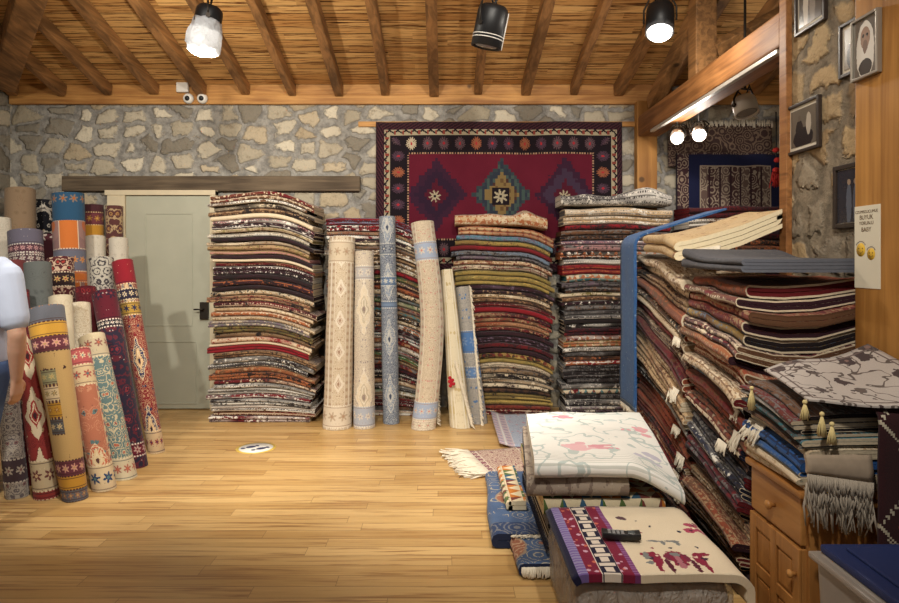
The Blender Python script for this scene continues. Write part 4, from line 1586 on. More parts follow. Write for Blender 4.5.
# ------------------------------------------------------------------ the heap in the middle of the floor
HEAP = 'rugs heaped on the floor in front'
def blue_carpet():
    m = Mat('blue_medallion_carpet_pattern')
    x, y, z = m.obj()
    U, V = x.snap(.005), y.snap(.005)
    d, r, g = m.vor(m.vec(U * 9.0, V * 9.0, 3.0), 1.0, rnd=.9)
    n = m.noise(m.vec(U * 8.0, V * 8.0, 0.0), 1.0, 3)
    col = m.mix(n, lin((58, 80, 118)), lin((90, 112, 146)))
    col = m.mix(((d * 5.0).frac() < .16) * (r > .35), col, lin((172, 164, 148)))
    col = m.mix((d < .12) * (g > .5), col, lin((176, 120, 92)))
    q = m.hyp((U + .20) * 9.5, (V - .02) * 8.0) + (d - .4) * .35
    col = m.mix(q < 1.0, col, lin((160, 140, 120)))
    col = m.mix(q < .9, col, m.mix((d * 6.0).frac() < .3, lin((158, 104, 80)), lin((196, 160, 130))))
    col = m.mix(q < .3, col, lin((60, 70, 100)))
    col = m.mix(V < -.33, col, m.mix((d * 5.0).frac() < .3, lin((50, 68, 104)), lin((120, 120, 126))))
    return weave_finish(m, col, x, y)


M_BLUE = blue_carpet()
NAVY_EDGE = plain('navy_edge_wool', (44, 52, 78), .95, .1, scale=70)
single('folded_carpet', .95, .66, .075, 1, Matrix.Translation((0, 0, .003)) @ side(.275, 4.16), [M_BLUE, NAVY_EDGE], 'long blue folded carpet with rusty medallion lying lowest on the floor', HEAP, 71,
       deform=lambda p: Vector((p.x, p.y - .04 * p.x, p.z)), loose=.05)
o = single('folded_carpet', .30, .34, .06, 1, Matrix.Translation((0, 0, .003)) @ side(.335, 3.225), [M_BLUE, NAVY_EDGE], 'small blue folded carpet with white fringe beside the wrapped bundle', HEAP, 72, loose=.1)
bm = BM()
strands(bm, (.35, 2.915, .05), (.61, 2.915, .055), (-.1, -.45, -1), .045, 60, .005)
link('fringe', bm, M_FRINGE, o)
bm = BM()
strands(bm, (.35, 3.225, .064), (.58, 3.225, .064), (-.4, -.6, .12), .06, 40, .005)
link('fringe', bm, M_FRINGE, o)
B2 = stack('10NGKf 11KNGf 11GKNf', Matrix.Translation((.47, 2.97, 0)), .64, 1.0, .262, lambda x, y, z: 0.0, 'heap under white spread', HEAP, 47, jx=.015, z0=.083)
M_KIL = Mat('bright_kilim_pattern')
U, V = M_KIL.uv()
tri = ((V * 11.0).frac() - .5).abs() * 2.0
row = (U * 15.0).frac()
cell = ((V * 11.0).floor() * 3.17 + (U * 15.0).floor() * 5.3)
rr = (cell.sin() * 437.5).frac()
ck = M_KIL.mix(rr > .75, M_KIL.mix(rr > .5, M_KIL.mix(rr > .25, lin((58, 92, 116)), lin((196, 120, 50))), lin((86, 108, 62))), lin((120, 62, 56)))
ck = M_KIL.mix(tri < row, ck, lin((222, 206, 172)))
M_KILM = weave_finish(M_KIL, ck, U, V)
single('folded_carpet', .56, .9, .085, 1, Matrix.Translation((.455, 2.95, .266)), [M_KILM, CREAM_EDGE], 'bright triangle patterned kilim folded below the grey carpet', HEAP, 73, loose=.1)
single('folded_carpet', .60, .11, .055, 1, Matrix.Translation((0, 0, .082)) @ side(.335, 4.1), [M_KILM, CREAM_EDGE], 'small orange and green kilim tucked beside the white spread', HEAP, 76, loose=.2)
M_GREYC = roll_mat('grey_brown_carpet_pattern', (168, 154, 138), (134, 118, 106), (182, 168, 152), (96, 82, 76), (196, 184, 168), s=6, ring=2.2, plainness=.1, med=(.3, .05, .12, .13, (122, 106, 96), (156, 142, 126)))
single('folded_carpet', .47, .9, .098, 1, Matrix.Translation((.375, 2.94, .354)), [M_GREYC, GREY_EDGE], 'grey brown folded carpet directly under the white spread', HEAP, 74, loose=.1, deform=lambda p: Vector((p.x + .10 * p.y, p.y, p.z)))


def quilt():
    m = Mat('white_flower_spread_pattern')
    x, y, z = m.obj()
    U, V = x + .38, y + .5
    n = m.noise(m.vec(U * 4.0, V * 4.0, 0.0), 1.0, 3)
    col = m.mix(n, lin((226, 226, 220)), lin((238, 234, 226)))
    items = []
    rq = random.Random(4)
    for cx, cy, s, c in ((.30, .30, .14, (224, 180, 184)), (.36, .28, .09, (214, 150, 160)), (.24, .33, .06, (220, 170, 178)), (.30, .85, .10, (216, 150, 160)), (.62, .62, .11, (222, 160, 168)),
                         (.62, .22, .12, (190, 186, 200)), (.10, .55, .05, (196, 200, 196)), (.15, .75, .08, (220, 214, 210)), (.5, .8, .08, (200, 206, 204))):
        for k in range(4):
            items.append((cx + rq.uniform(-.6, .6) * s, cy + rq.uniform(-.5, .5) * s, s * rq.uniform(.25, .5), s * rq.uniform(.15, .3), c))
    col = blots(m, U, V, col, items, .02, 26.0)
    st = m.noise(m.vec(U * 5.0, V * 5.0, 7.0), 1.0, 2)
    col = m.mix((st - .5).abs() < .014, col, lin((186, 196, 192)))
    line = ((V * 46.0).frac() < .3) * m.smooth(V, .22, .10)
    col = m.mix(line * .6, col, lin((168, 170, 160)))
    rel = m.noise(m.vec(U * 14.0, V * 14.0, 2.0), 1.0, 4)
    return m.out(col, .9, rel + (V * 46.0).sin() * .1, .45, .012, sheen=.2, spec=.15)


def quilt_def(p):
    e = max(0.0, (p.x - .44) / .24)
    f = max(0.0, 1 - p.y / .75)
    z = p.z - .125 * min(1, e) ** 1.4 * f - .003 * max(0, 1 - p.y / .18)
    z += p.z / .075 * .014 * noise.noise(Vector((p.x * 5, p.y * 5, 3)))
    return Vector((p.x + .10 * (p.y) * .9, p.y, z))


o = single('floral_spread', .68, .96, .075, 1, Matrix.Translation((.405, 2.90, .458)), [quilt(), plain('white_edge_wool', (226, 222, 212), .95, .1)], 'white quilted spread with faded pink flowers on top of the heap', None, 75, deform=quilt_def, loose=.25, nx=26, cat='textile')

# ---- wrapped bundle, pictorial rug, handset
bund = empty('wrapped_bundle', (.78, 2.57, 0), 'brown bundle in clear plastic wrap under the cream pictorial rug', 'bundle')
bm = BM()
t = BM(); box(t, (.475, 2.30, .002), (1.035, 2.86, .285), .05)
bmesh.ops.subdivide_edges(t, edges=list(t.edges), cuts=3, use_grid_fill=True)
for v in t.verts:
    v.co += Vector((noise.noise(v.co * 7), noise.noise(v.co * 7 + Vector((9, 0, 0))), 0)) * .014
merge(bm, t)
link('packed_carpet', bm, plain('brown_felt', (140, 116, 96), .85, .2, scale=8), bund, smooth=True)
mp = Mat('clear_plastic_wrap')
x, y, z = mp.obj()
wr = mp.noise(mp.vec(x * 16.0, y * 16.0, z * 9.0), 1.0, 4, .6, 1.2)
M_WRAP = mp.out(lin((214, 204, 192)), .10, wr, 1.0, .05, spec=1.0, Alpha=.48)
bm = BM()
t = BM(); box(t, (.462, 2.285, .003), (1.048, 2.875, .296), .05)
bmesh.ops.subdivide_edges(t, edges=list(t.edges), cuts=4, use_grid_fill=True)
for v in t.verts:
    v.co += Vector((noise.noise(v.co * 12), noise.noise(v.co * 12 + Vector((9, 0, 0))), 0)) * .010
merge(bm, t)
link('plastic_wrap', bm, M_WRAP, bund, smooth=True)


def pictorial():
    m = Mat('cream_pictorial_rug_pattern')
    U, V = m.uv()
    n = m.noise(m.vec(U * 5.0, V * 5.0, 0.0), 1.0, 3)
    col = m.mix(n, lin((224, 206, 176)), lin((236, 220, 192)))
    ma, pu_, gy, nv = (140, 34, 62), (150, 96, 140), (128, 130, 128), (36, 34, 60)
    it = []
    # animal-like group at the front, flower blots at the right: own loose motif
    for dx in (-.08, .08):
        it += [(.41 + dx, .115, .020, .055, ma), (.41 + dx * 1.3, .155, .026, .014, ma), (.41 + dx * 1.25, .12, .012, .012, (70, 40, 60)), (.41 + dx * .6, .06, .010, .05, (90, 30, 50)), (.41 + dx * 1.1, .055, .009, .04, ma), (.41 + dx * .9, .135, .006, .008, (226, 200, 180))]
    it += [(.41, .125, .050, .040, (120, 40, 66)), (.41, .09, .024, .05, (176, 110, 120)), (.395, .10, .005, .04, (60, 30, 50)), (.425, .10, .005, .04, (60, 30, 50)), (.41, .165, .03, .008, ma), (.41, .15, .02, .014, gy), (.39, .10, .008, .04, ma), (.43, .10, .008, .04, ma)]
    for k, (a, b) in enumerate(((.57, .42), (.61, .45), (.64, .40), (.60, .38), (.67, .43), (.69, .36), (.55, .37))):
        it.append((a, b, .026, .020, ma if k % 3 else (176, 70, 96)))
        it.append((a + .006, b, .008, .007, (214, 150, 160) if k % 2 else (90, 30, 54)))
    it += [(.66, .27, .03, .03, ma), (.69, .24, .03, .022, (120, 60, 60)), (.64, .31, .02, .015, pu_), (.63, .41, .012, .012, (226, 190, 190))]
    it += [(.37, .27, .03, .010, gy), (.44, .275, .03, .010, gy), (.40, .255, .01, .022, gy), (.455, .255, .01, .02, gy), (.30, .14, .012, .03, gy), (.30, .09, .014, .012, gy)]
    it += [(.335, .36, .012, .010, ma), (.40, .42, .008, .008, nv), (.50, .36, .008, .008, nv), (.36, .48, .007, .007, nv), (.52, .22, .008, .008, nv), (.30, .50, .022, .02, (90, 60, 70)), (.27, .30, .01, .008, (196, 140, 60)), (.41, .20, .008, .006, nv), (.34, .20, .006, .006, ma)]
    col = blots(m, U, V, col, it, .013, 75.0)
    x, y = U.snap(.0045), V.snap(.0045)
    bcol = lin((128, 34, 60))
    d, r, g = m.vor(m.vec(x * 34.0, y * 34.0, 0.0), 1.0)
    red = m.mix(d < .3, bcol, m.mix(r > .5, lin((206, 110, 90)), lin((210, 170, 190))))
    col = m.mix(U < .235, col, m.mix((y * 60.0).frac() < .5, lin((150, 96, 146)), lin((118, 60, 110))))
    col = m.mix(U < .215, col, red)
    # greek-key like band
    a, b = x.cen(.07).abs(), y.cen(.075)
    key = m.mx((b.abs() < .006), m.mx((b.abs() < .030) * (b.abs() > .022), ((x - .135).abs() > .026)))
    col = m.mix(U < .172, col, m.mix(((x - .135).abs() < .03) * (((b.abs() > .026)) + (((x - .135).abs() < .014) * (b.abs() < .018))).__gt__(.5), lin((34, 30, 54)), lin((226, 212, 196))))
    col = m.mix(((x - .135).abs() > .032) * (U < .172), col, lin((226, 212, 200)))
    col = m.mix(U < .10, col, red)
    col = m.mix(U < .052, col, m.mix((y * 50.0).frac() < .5, lin((150, 140, 180)), lin((120, 100, 160))))
    col = m.mix(U < .022, col, lin((34, 34, 62)))
    return weave_finish(m, col, U, V, dirt=.2)


def pic_fn(s, t):
    L = .70 * s
    y = 2.265 + .625 * t
    y += .008 * noise.noise(Vector((s * 4, 1, t * 2)))
    z = .322 + .006 * noise.noise(Vector((s * 5, t * 5, 8)))
    if L < .04:
        a = (1 - L / .04)
        return (.458 + L - .012 * a * 0, y, z - .018 * a * a)
    if L > .56:
        q = L - .56
        a = min(q / .08, 1.0) * 1.1
        return (1.018 + .075 * math.sin(a), y, z - .075 * (1 - math.cos(a)) - max(0, q - .08) * .8)
    return (.458 + L, y, z)


bm = BM(); sheet(bm, pic_fn, 44, 24, .028, .70, .625)
o = tag(link('pictorial_rug', bm, pictorial()), 'cream rug with maroon figures and purple border on the wrapped bundle', 'rug')
# a handset lies on the rug
hz0 = .3375
ph = empty('cordless_phone', (.70, 2.545, hz0 + .006), 'black cordless handset with grey keys lying on the cream rug', 'phone')
Mh = Matrix.Translation((.70, 2.545, hz0 + .006)) @ Matrix.Rotation(math.radians(-8), 4, 'Z')
bm = BM()
t = BM(); box(t, (-.075, -.026, 0), (.075, .026, .024), .006)
bmesh.ops.subdivide_edges(t, edges=list(t.edges), cuts=2, use_grid_fill=True)
for v in t.verts:
    v.co.z += .006 * (v.co.x / .075) ** 2
    v.co.y *= 1 - .12 * (1 - (v.co.x / .075) ** 2)
merge(bm, t, Mh)
link('body', bm, M_BLACK, ph)
bm = BM()
for i in range(4):
    for j in range(3):
        box(bm, (-.052 + i * .017, -.018 + j * .013, .0235), (-.040 + i * .017, -.010 + j * .013, .0275), .001, Mh)
link('keypad', bm, plain('grey_rubber', (150, 150, 150), .6), ph)
bm = BM(); box(bm, (.026, -.015, .0235), (.056, .015, .0275), .001, Mh)
link('display', bm, plain('display_plastic', (70, 76, 78), .25), ph)


# ---- flat rugs on the floor by the stacks
def flat_rug(x0, y0, x1, y1, mat, label, z=.008, rot=0.0, lift=None, su=None, sv=None, th=.01):
    cx_, cy_ = (x0 + x1) / 2, (y0 + y1) / 2
    c, s_ = math.cos(rot), math.sin(rot)

    def fn(s, t):
        dx, dy = (s - .5) * (x1 - x0), (t - .5) * (y1 - y0)
        zz = z + .006 * (noise.noise(Vector((s * 5, t * 5, x0))) + .6)
        if lift: zz += lift(s, t)
        return (cx_ + dx * c - dy * s_, cy_ + dx * s_ + dy * c, zz)
    bm = BM(); sheet(bm, fn, 20, 16, th, x1 - x0, y1 - y0)
    return tag(link('flat_rug', bm, mat), label, 'rug')


M_SMALL = roll_mat('cream_maroon_small_rug_pattern', (206, 186, 164), (150, 90, 96), (120, 50, 66), (90, 50, 60), (222, 208, 188), s=16, side=(.16, .05, .07, (140, 84, 96), (214, 196, 176)), u0=.25)
o = flat_rug(.20, 4.28, .66, 4.86, M_SMALL, 'small cream and maroon rug with long white fringe on the floor', rot=.25)
bm = BM()
for k in range(3):
    strands(bm, (.13 + .02 * k, 4.80, .012 + .006 * k), (.27 + .02 * k, 4.27, .012 + .006 * k), (-1, -.15, -.015), .17, 60, .006, wav=.35)
for v in bm.verts:
    v.co.z = max(v.co.z, .003)
tag(link('fringe', bm, M_FRINGE, o), 'long white fringe')
M_PALE = roll_mat('pale_blue_rug_pattern', (178, 186, 200), (150, 160, 184), (196, 140, 148), (120, 130, 160), (216, 214, 212), s=12, side=(.28, .07, .08, (196, 176, 182), (150, 150, 170)), u0=.4)
flat_rug(.42, 4.92, 1.20, 5.86, M_PALE, 'pale blue rug with lilac border lying before the stacks', z=.014,
         lift=lambda s, t: .05 * max(0, t - .6) + .03 * max(0, .12 - s) / .12)

# ------------------------------------------------------------------ lamps
FOIL = Mat('crinkled_diffuser')
x, y, z = FOIL.obj()
nz = FOIL.noise(FOIL.vec(x, y, z), 26.0, 3)
M_FOIL = FOIL.out(lin((190, 192, 196)), .3, nz, .8, .02, spec=.6)
_tr = FOIL.n('ShaderNodeBsdfTranslucent'); _tr.inputs[0].default_value = (.8, .8, .8, 1)
_mx = FOIL.n('ShaderNodeMixShader'); _mx.inputs[0].default_value = .09
FOIL.nt.links.new(FOIL.b.outputs[0], _mx.inputs[1]); FOIL.nt.links.new(_tr.outputs[0], _mx.inputs[2])
FOIL.nt.links.new(_mx.outputs[0], FOIL.nt.nodes['Material Output'].inputs['Surface'])


def glow(name, rgb, strength):
    m = Mat(name)
    m.put(m.b.inputs['Base Color'], lin(rgb))
    m.put(m.b.inputs['Emission Color'], lin(rgb))
    m.b.inputs['Emission Strength'].default_value = strength
    return m.mat


GLOW = glow('lit_bulb', (255, 250, 240), 12.0)


def light(name, kind, loc, energy, rgb=(255, 232, 200), target=None, size=.08, angle=70, blend=.6):
    d = bpy.data.lights.new(name, kind)
    d.energy = energy
    d.color = lin(rgb)
    d.shadow_soft_size = size
    if kind == 'SPOT':
        d.spot_size = math.radians(angle)
        d.spot_blend = blend
    o = bpy.data.objects.new(name, d)
    COL.objects.link(o)
    o.location = loc
    if target is not None:
        o.rotation_euler = (Vector(target) - Vector(loc)).to_track_quat('-Z', 'Y').to_euler()
    return o


def spot_lamp(label, p, d, r, L, mat_body, lit, cord_up, foil=False, rings=False, name='spot_lamp'):
    """p: centre of the housing; d: direction it points"""
    d = Vector(d).normalized()
    M = frame_to(d, p)
    root = empty(name, p, label, 'lamp')
    bm = BM()
    lathe(bm, [(r * .2, -L / 2 - .01), (r * .8, -L / 2), (r * .95, -L / 2 + .015), (r, -L / 2 + .04), (r, L / 2), (r * .9, L / 2), (r * .86, L / 2 - .02), (.001, L / 2 - .025)], M, 28)
    link('housing', bm, mat_body, root)
    xx = M.to_3x3() @ Vector((1, 0, 0))
    bm = BM()
    top = Vector((p[0], p[1], p[2] + L * .5 + r * .7))
    for sgn in (-1, 1):
        a = Vector(p) + xx * (r + .012) * sgn
        tube(bm, [a, a + Vector((0, 0, L * .35)), top + xx * r * .6 * sgn, top], .007, 6)
        lathe(bm, [(.016, -.006), (.016, .006)], frame_to(xx * sgn, a), 12)
    tube(bm, [top, (top.x, top.y, cord_up)], .010, 8)
    lathe(bm, [(.04, 0), (.045, .03), (.045, .05)], Matrix.Translation((top.x, top.y, cord_up - .05)), 16)
    link('yoke', bm, M_METAL, root)
    bm = BM()
    a = Vector(p) - d * (L / 2)
    tube(bm, [a, a - d * .05 + xx * .05, a - d * .1 + xx * .09 + Vector((0, 0, .02)), top + xx * .05, top], .006, 6)
    tube(bm, [a + xx * .02, a - d * .06 - xx * .03, a - d * .10 - xx * .05, top - xx * .03], .006, 6)
    link('cable', bm, M_CABLE, root)
    if lit:
        bm = BM()
        e = r * .85
        lathe(bm, [(e, L / 2 - .012), (e * .96, L / 2 + .012), (e * .7, L / 2 + .03), (0, L / 2 + .036)], M, 24)
        link('bulb', bm, GLOW, root)
    else:
        bm = BM(); lathe(bm, [(r * .85, L / 2 - .012), (r * .6, L / 2 - .004), (0, L / 2 - .002)], M, 24)
        link('lens', bm, plain('clear_lens', (150, 150, 150), .1), root)
    if foil:
        bm = BM()
        prof = [(r * 1.02, L / 2 - .075), (r * 1.16, L / 2 - .03), (r * 1.26, L / 2 + .03), (r * 1.3, L / 2 + .08), (r * 1.22, L / 2 + .125), (r * 1.08, L / 2 + .14)]
        t = BM(); lathe(t, prof, M, 30)
        bmesh.ops.subdivide_edges(t, edges=list(t.edges), cuts=1, use_grid_fill=True)
        for v in t.verts:
            v.co += Vector((noise.noise(v.co * 22), noise.noise(v.co * 22 + Vector((5, 0, 0))), noise.noise(v.co * 22 + Vector((0, 5, 0))))) * .016
        merge(bm, t)
        link('diffuser_wrap', bm, M_FOIL, root, smooth=False)
    if rings:
        bm = BM()
        for zz in (L / 2 - .055, L / 2 - .075):
            lathe(bm, [(r + .001, zz - .003), (r + .004, zz), (r + .001, zz + .003)], M, 28)
        tube(bm, [M @ Vector((-r * .62, -r * .79, -L / 2 + .03)), M @ Vector((-r * .62, -r * .79, L / 2))], .006, 6)
        link('white_trim', bm, M_WHITE, root)
    return root


p = at(208, 20, 4.3)
spot_lamp('lit black spot lamp wrapped in crinkled clear film', p, (-.16, -.06, -1), .088, .17, M_BLACK, True, slope_z(4.3) + .03, foil=True)
LA = p + Vector((-.055, -.02, -.33))
p = at(490, 27, 4.3)
spot_lamp('unlit black cylinder spot lamp with white rings under the ceiling middle', p, (-.20, .16, -1), .103, .27, M_BLACK, False, slope_z(4.3) + .03, rings=True)
p = at(660, 20, 4.3)
spot_lamp('lit black spot lamp beside the tie beam', p, (-.16, -.40, -1), .092, .22, M_BLACK, True, slope_z(4.3) + .03)
LB_ = p + Vector((-.04, -.08, -.19))
# side room lamps hang from a rail under the tie beam
rail = empty('lamp_rail', (1.90, 4.9, 2.62), 'pale metal lamp rail under the tie beam', 'rail')
bm = BM(); box(bm, (1.875, 3.62, 2.618), (1.91, 5.85, 2.643), .003)
link('track', bm, plain('pale_metal', (196, 190, 180), .35, metal=.5), rail)
SIDE = []
for px, py, d, lab in ((677, 136, 5.55, 'lit white spot lamp in the side room, next to the wooden wall post'), (699, 133, 5.45, 'lit white spot lamp in the side room, before the fringed rug')):
    p = at(px, py, d)
    spot_lamp(lab, p, (-.25, -.75, -.45), .055, .12, M_WHITE, True, 2.95)
    SIDE.append(p + Vector((-.02, -.09, -.06)))
p = at(745, 106, 4.7)
spot_lamp('unlit white spot lamp hanging in the side room', p, (.1, -.35, -1), .085, .13, M_WHITE, False, 3.45)

# cameras and junction box on the wall plate
for px, lab in ((188, 'white security camera with black lens beside the junction box'), (202, 'white security camera with black lens, the one further from the junction box')):
    X = ax(px, 6.22)
    c = Vector((X, 6.247, az(98, 6.22)))
    root = empty('mounted_camera', c, lab, 'camera', 'security cameras on the wall plate')
    bm = BM(); lathe(bm, [(.05, 0), (.05, .02), (.042, .045), (.024, .05)], frame_to((0, -1, -.15), c), 24)
    link('casing', bm, M_WHITE, root)
    bm = BM(); lathe(bm, [(.026, .046), (.022, .056), (.01, .062), (0, .063)], frame_to((0, -1, -.15), c), 20)
    link('lens', bm, M_BLACK, root)
bm = BM(); box(bm, (ax(176, 6.22), 6.215, az(92, 6.22)), (ax(188, 6.22), 6.2615, az(79, 6.22)), .012)
tag(link('junction_box', bm, M_WHITE), 'white junction box on the board above the cameras', 'box')

# ------------------------------------------------------------------ pictures and sign on the pillar and the post
M_FRAME = plain('dark_frame_wood', (48, 38, 32), .45)
M_FRAME_S = plain('silver_frame', (150, 142, 130), .35, metal=.6)
M_MATB = plain('picture_mount', (206, 196, 178), .8)


def photo_mat(name, bg, items, w, h, wob=.006):
    m = Mat(name)
    U, V = m.uv()
    n = m.noise(m.vec(U * 9.0, V * 9.0, 0.0), 1.0, 3)
    c = lin(bg)
    col = m.mix(n, tuple(v * .7 for v in c), tuple(min(1, v * 1.3) for v in c))
    col = blots(m, U, V, col, [(a * w, b * h, c_ * w, d_ * h, e) for a, b, c_, d_, e in items], wob, 40.0)
    return m.out(col, .25, spec=.5)


def wall_picture(X, yfar, ynear, z0, z1, label, items, bg, fm=None, bw=.016, mount=.018, tilt=0.0):
    root = empty('framed_picture', (X, (yfar + ynear) / 2, z0), label, 'picture', 'framed photographs at the pillar')
    bm = BM()
    for lo, hi in (((X - .022, ynear, z0), (X, ynear + bw, z1)), ((X - .022, yfar - bw, z0), (X, yfar, z1)),
                   ((X - .022, ynear + bw, z0), (X, yfar - bw, z0 + bw)), ((X - .022, ynear + bw, z1 - bw), (X, yfar - bw, z1))):
        box(bm, lo, hi, .003)
    link('frame', bm, fm or M_FRAME, root)
    bm = BM(); box(bm, (X - .010, ynear + bw, z0 + bw), (X - .003, yfar - bw, z1 - bw))
    link('mount', bm, M_MATB, root)
    a, b, c, d = ynear + bw + mount, yfar - bw - mount, z0 + bw + mount, z1 - bw - mount
    bm = BM()
    uvl = bm.loops.layers.uv.verify()
    box(bm, (X - .013, a, c), (X - .0102, b, d))
    for f in bm.faces:
        for l in f.loops:
            l[uvl].uv = (b - l.vert.co.y, l.vert.co.z - c)
    link('photo_print', bm, photo_mat('photo_print_' + str(len(bpy.data.materials)), bg, items, b - a, d - c), root)


SK, DK, LT = (150, 128, 108), (34, 32, 34), (170, 160, 146)
wall_picture(1.898, 3.44, 3.17, 2.645, 3.02, 'framed photo of a standing group, highest on the stone pillar', [(.3, .4, .12, .5, LT), (.6, .4, .13, .5, (120, 110, 100)), (.3, .82, .07, .08, SK), (.6, .84, .07, .08, SK)], (70, 62, 54))
wall_picture(1.898, 3.52, 3.22, 2.02, 2.285, 'framed dark group photo at the casing end of the pillar', [(.5, .2, .4, .28, DK), (.35, .45, .15, .25, DK), (.72, .55, .1, .3, LT), (.35, .75, .06, .08, (90, 80, 70))], (96, 88, 78))
wall_picture(1.898, 3.055, 2.80, 2.31, 2.565, 'framed photo half hidden behind the white headscarf portrait', [(.35, .3, .25, .4, DK), (.65, .5, .2, .3, (110, 100, 90))], (140, 130, 116), M_FRAME)
wall_picture(1.898, 3.10, 2.80, 1.60, 1.90, 'dark framed photo of two standing figures low on the pillar', [(.35, .35, .08, .4, (86, 92, 104)), (.55, .35, .08, .4, (86, 92, 104)), (.35, .76, .05, .06, SK), (.55, .76, .05, .06, SK)], (44, 46, 54), M_FRAME, .022, .004)
wall_picture(1.719, 2.683, 2.515, 2.19, 2.445, 'silver framed portrait of a person in white headscarf on the post', [(.5, .42, .40, .55, (214, 208, 198)), (.5, .66, .22, .20, (150, 122, 104)), (.5, .50, .11, .12, (120, 98, 86)), (.42, .70, .05, .03, DK), (.58, .70, .05, .03, DK), (.5, .12, .3, .16, (60, 56, 54))], (104, 96, 88), M_FRAME_S, .012, .004)
# sign
sy0, sy1, sz0, sz1 = 2.525, 2.682, 1.335, 1.672
sg = empty('paper_sign', (1.715, (sy0 + sy1) / 2, sz0), 'white paper sign with yellow faces taped on the wooden post', 'sign')
bm = BM(); box(bm, (1.7165, sy0, sz0), (1.7195, sy1, sz1))
link('paper', bm, plain('sign_paper', (226, 218, 196), .6, var=.02), sg)
M_INK = plain('brown_ink', (96, 70, 40), .7)


def text(body, size, y, z, parent, mat, X=1.7158, ext=.0003):
    cu = bpy.data.curves.new('lettering', 'FONT')
    cu.body = body
    cu.size = size
    cu.align_x = 'CENTER'
    cu.extrude = ext
    o = bpy.data.objects.new('lettering', cu)
    COL.objects.link(o)
    cu.materials.append(mat)
    bpy.context.view_layer.update()
    me = bpy.data.meshes.new_from_object(o.evaluated_get(bpy.context.evaluated_depsgraph_get()))
    bpy.data.objects.remove(o)
    o = bpy.data.objects.new('lettering', me)
    COL.objects.link(o)
    o.parent = parent
    pl = Vector(parent.location)
    Mx = Matrix(((0, 0, -1, X - pl.x), (-1, 0, 0, y - pl.y), (0, 1, 0, z - pl.z), (0, 0, 0, 1)))
    o.matrix_local = Mx
    return o


ym = (sy0 + sy1) / 2 + .004
for body, size, z in (('COUMEZ.LICUMUE', .0165, 1.642), ('BUYUK', .026, 1.616), ('YORUN.U', .020, 1.594), ('BABY', .026, 1.566)):
    text(body, size, ym, z, sg, M_INK)
YEL = plain('yellow_print', (222, 180, 60), .6, var=.02)
for dy, zc_, r in ((.034, 1.492, .028), (-.030, 1.474, .024)):
    bm = BM()
    lathe(bm, [(r, 0), (r, .0006), (0, .0007)], frame_to((-1, 0, 0), (1.7164, ym + dy, zc_)), 28)
    fm = link('smiling_face', bm, YEL, sg)
    bm = BM()
    for a in (-.4, .4):
        lathe(bm, [(r * .12, .0008), (r * .12, .0012), (0, .0013)], frame_to((-1, 0, 0), (1.7164, ym + dy + r * a, zc_ + r * .2)), 10)
    tube(bm, [(1.7156, ym + dy + r * .45 * math.cos(q), zc_ - r * .15 - r * .35 * math.sin(q)) for q in [PI * k / 8 for k in range(9)]], .0012, 5)
    tube(bm, [(1.7156, ym + dy + r * 1.25 * math.cos(q), zc_ + r * 1.25 * math.sin(q)) for q in [PI * (.18 + .64 * k / 8) for k in range(9)]], .0011, 5)
    link('face_print', bm, M_INK, fm)

# sticker on the floor
c = Vector((ax(256, 928 / 188.), 928 / 188., .0005))
st = empty('floor_sticker', c, 'round white floor sticker with a yellow rim and dark marks', 'sticker')
bm = BM(); lathe(bm, [(.150, 0), (.150, .001), (0, .0011)], Matrix.Translation(c), 40)
link('rim', bm, plain('yellow_vinyl', (222, 190, 90), .4, var=.02), st)
bm = BM(); lathe(bm, [(.128, .0012), (.128, .0018), (0, .0019)], Matrix.Translation(c), 40)
link('disc', bm, plain('white_vinyl', (232, 230, 222), .4, var=.02), st)
M_NAVYV = plain('navy_vinyl', (52, 58, 92), .5, var=.02)
for sx, sy, rr_ in ((-.045, .02, .4), (.045, -.02, .4)):
    bm = BM()
    for oy, ra, rb_ in ((.0, .026, .04), (-.062, .018, .018), (.052, .02, .014)):
        t = bmesh.new()
        bmesh.ops.create_cone(t, cap_ends=True, segments=18, radius1=1, radius2=1, depth=.0006)
        for v in t.verts:
            v.co = Matrix.Rotation(-.9, 3, 'Z') @ Vector((v.co.x * ra, v.co.y * rb_ + oy, 0)) + Vector((sx, sy, v.co.z + .0023))
        merge(bm, t, Matrix.Translation(c))
    link('footprint', bm, M_NAVYV, st)

# ------------------------------------------------------------------ the person at the left edge, seen from behind
PX, PY = -2.445, 3.30


def capsule(bm, pts, rad, seg=14):
    """tapered tube with rounded ends"""
    pts = [Vector(p) for p in pts]
    d0 = (pts[0] - pts[1]).normalized(); d1 = (pts[-1] - pts[-2]).normalized()
    P, Q = [], []
    for k in (3, 2, 1):
        a = PI / 2 * k / 3.2
        P.append(pts[0] + d0 * rad[0] * math.sin(a)); Q.append(rad[0] * math.cos(a))
    P += pts; Q += list(rad)
    for k in (1, 2, 3):
        a = PI / 2 * k / 3.2
        P.append(pts[-1] + d1 * rad[-1] * math.sin(a)); Q.append(rad[-1] * math.cos(a))
    tube(bm, P, Q, seg)


def ell(bm, c, r, rot=None, sub=3):
    t = bmesh.new(); bmesh.ops.create_icosphere(t, subdivisions=sub, radius=1)
    for v in t.verts:
        q = Vector((v.co.x * r[0], v.co.y * r[1], v.co.z * r[2]))
        v.co = (rot @ q if rot is not None else q) + Vector(c)
    merge(bm, t)


def fuse(name, bm, mat, parent, voxel, smooth_it=6):
    o = link(name, bm, mat, parent)
    r = o.modifiers.new('fuse', 'REMESH'); r.mode = 'VOXEL'; r.voxel_size = voxel; r.use_smooth_shade = True
    s = o.modifiers.new('soften', 'SMOOTH'); s.factor = .5; s.iterations = smooth_it
    dg = bpy.context.evaluated_depsgraph_get()
    me = bpy.data.meshes.new_from_object(o.evaluated_get(dg))
    o.modifiers.clear()
    o.data = me
    for f in me.polygons: f.use_smooth = True
    if not me.materials: me.materials.append(mat)
    return o


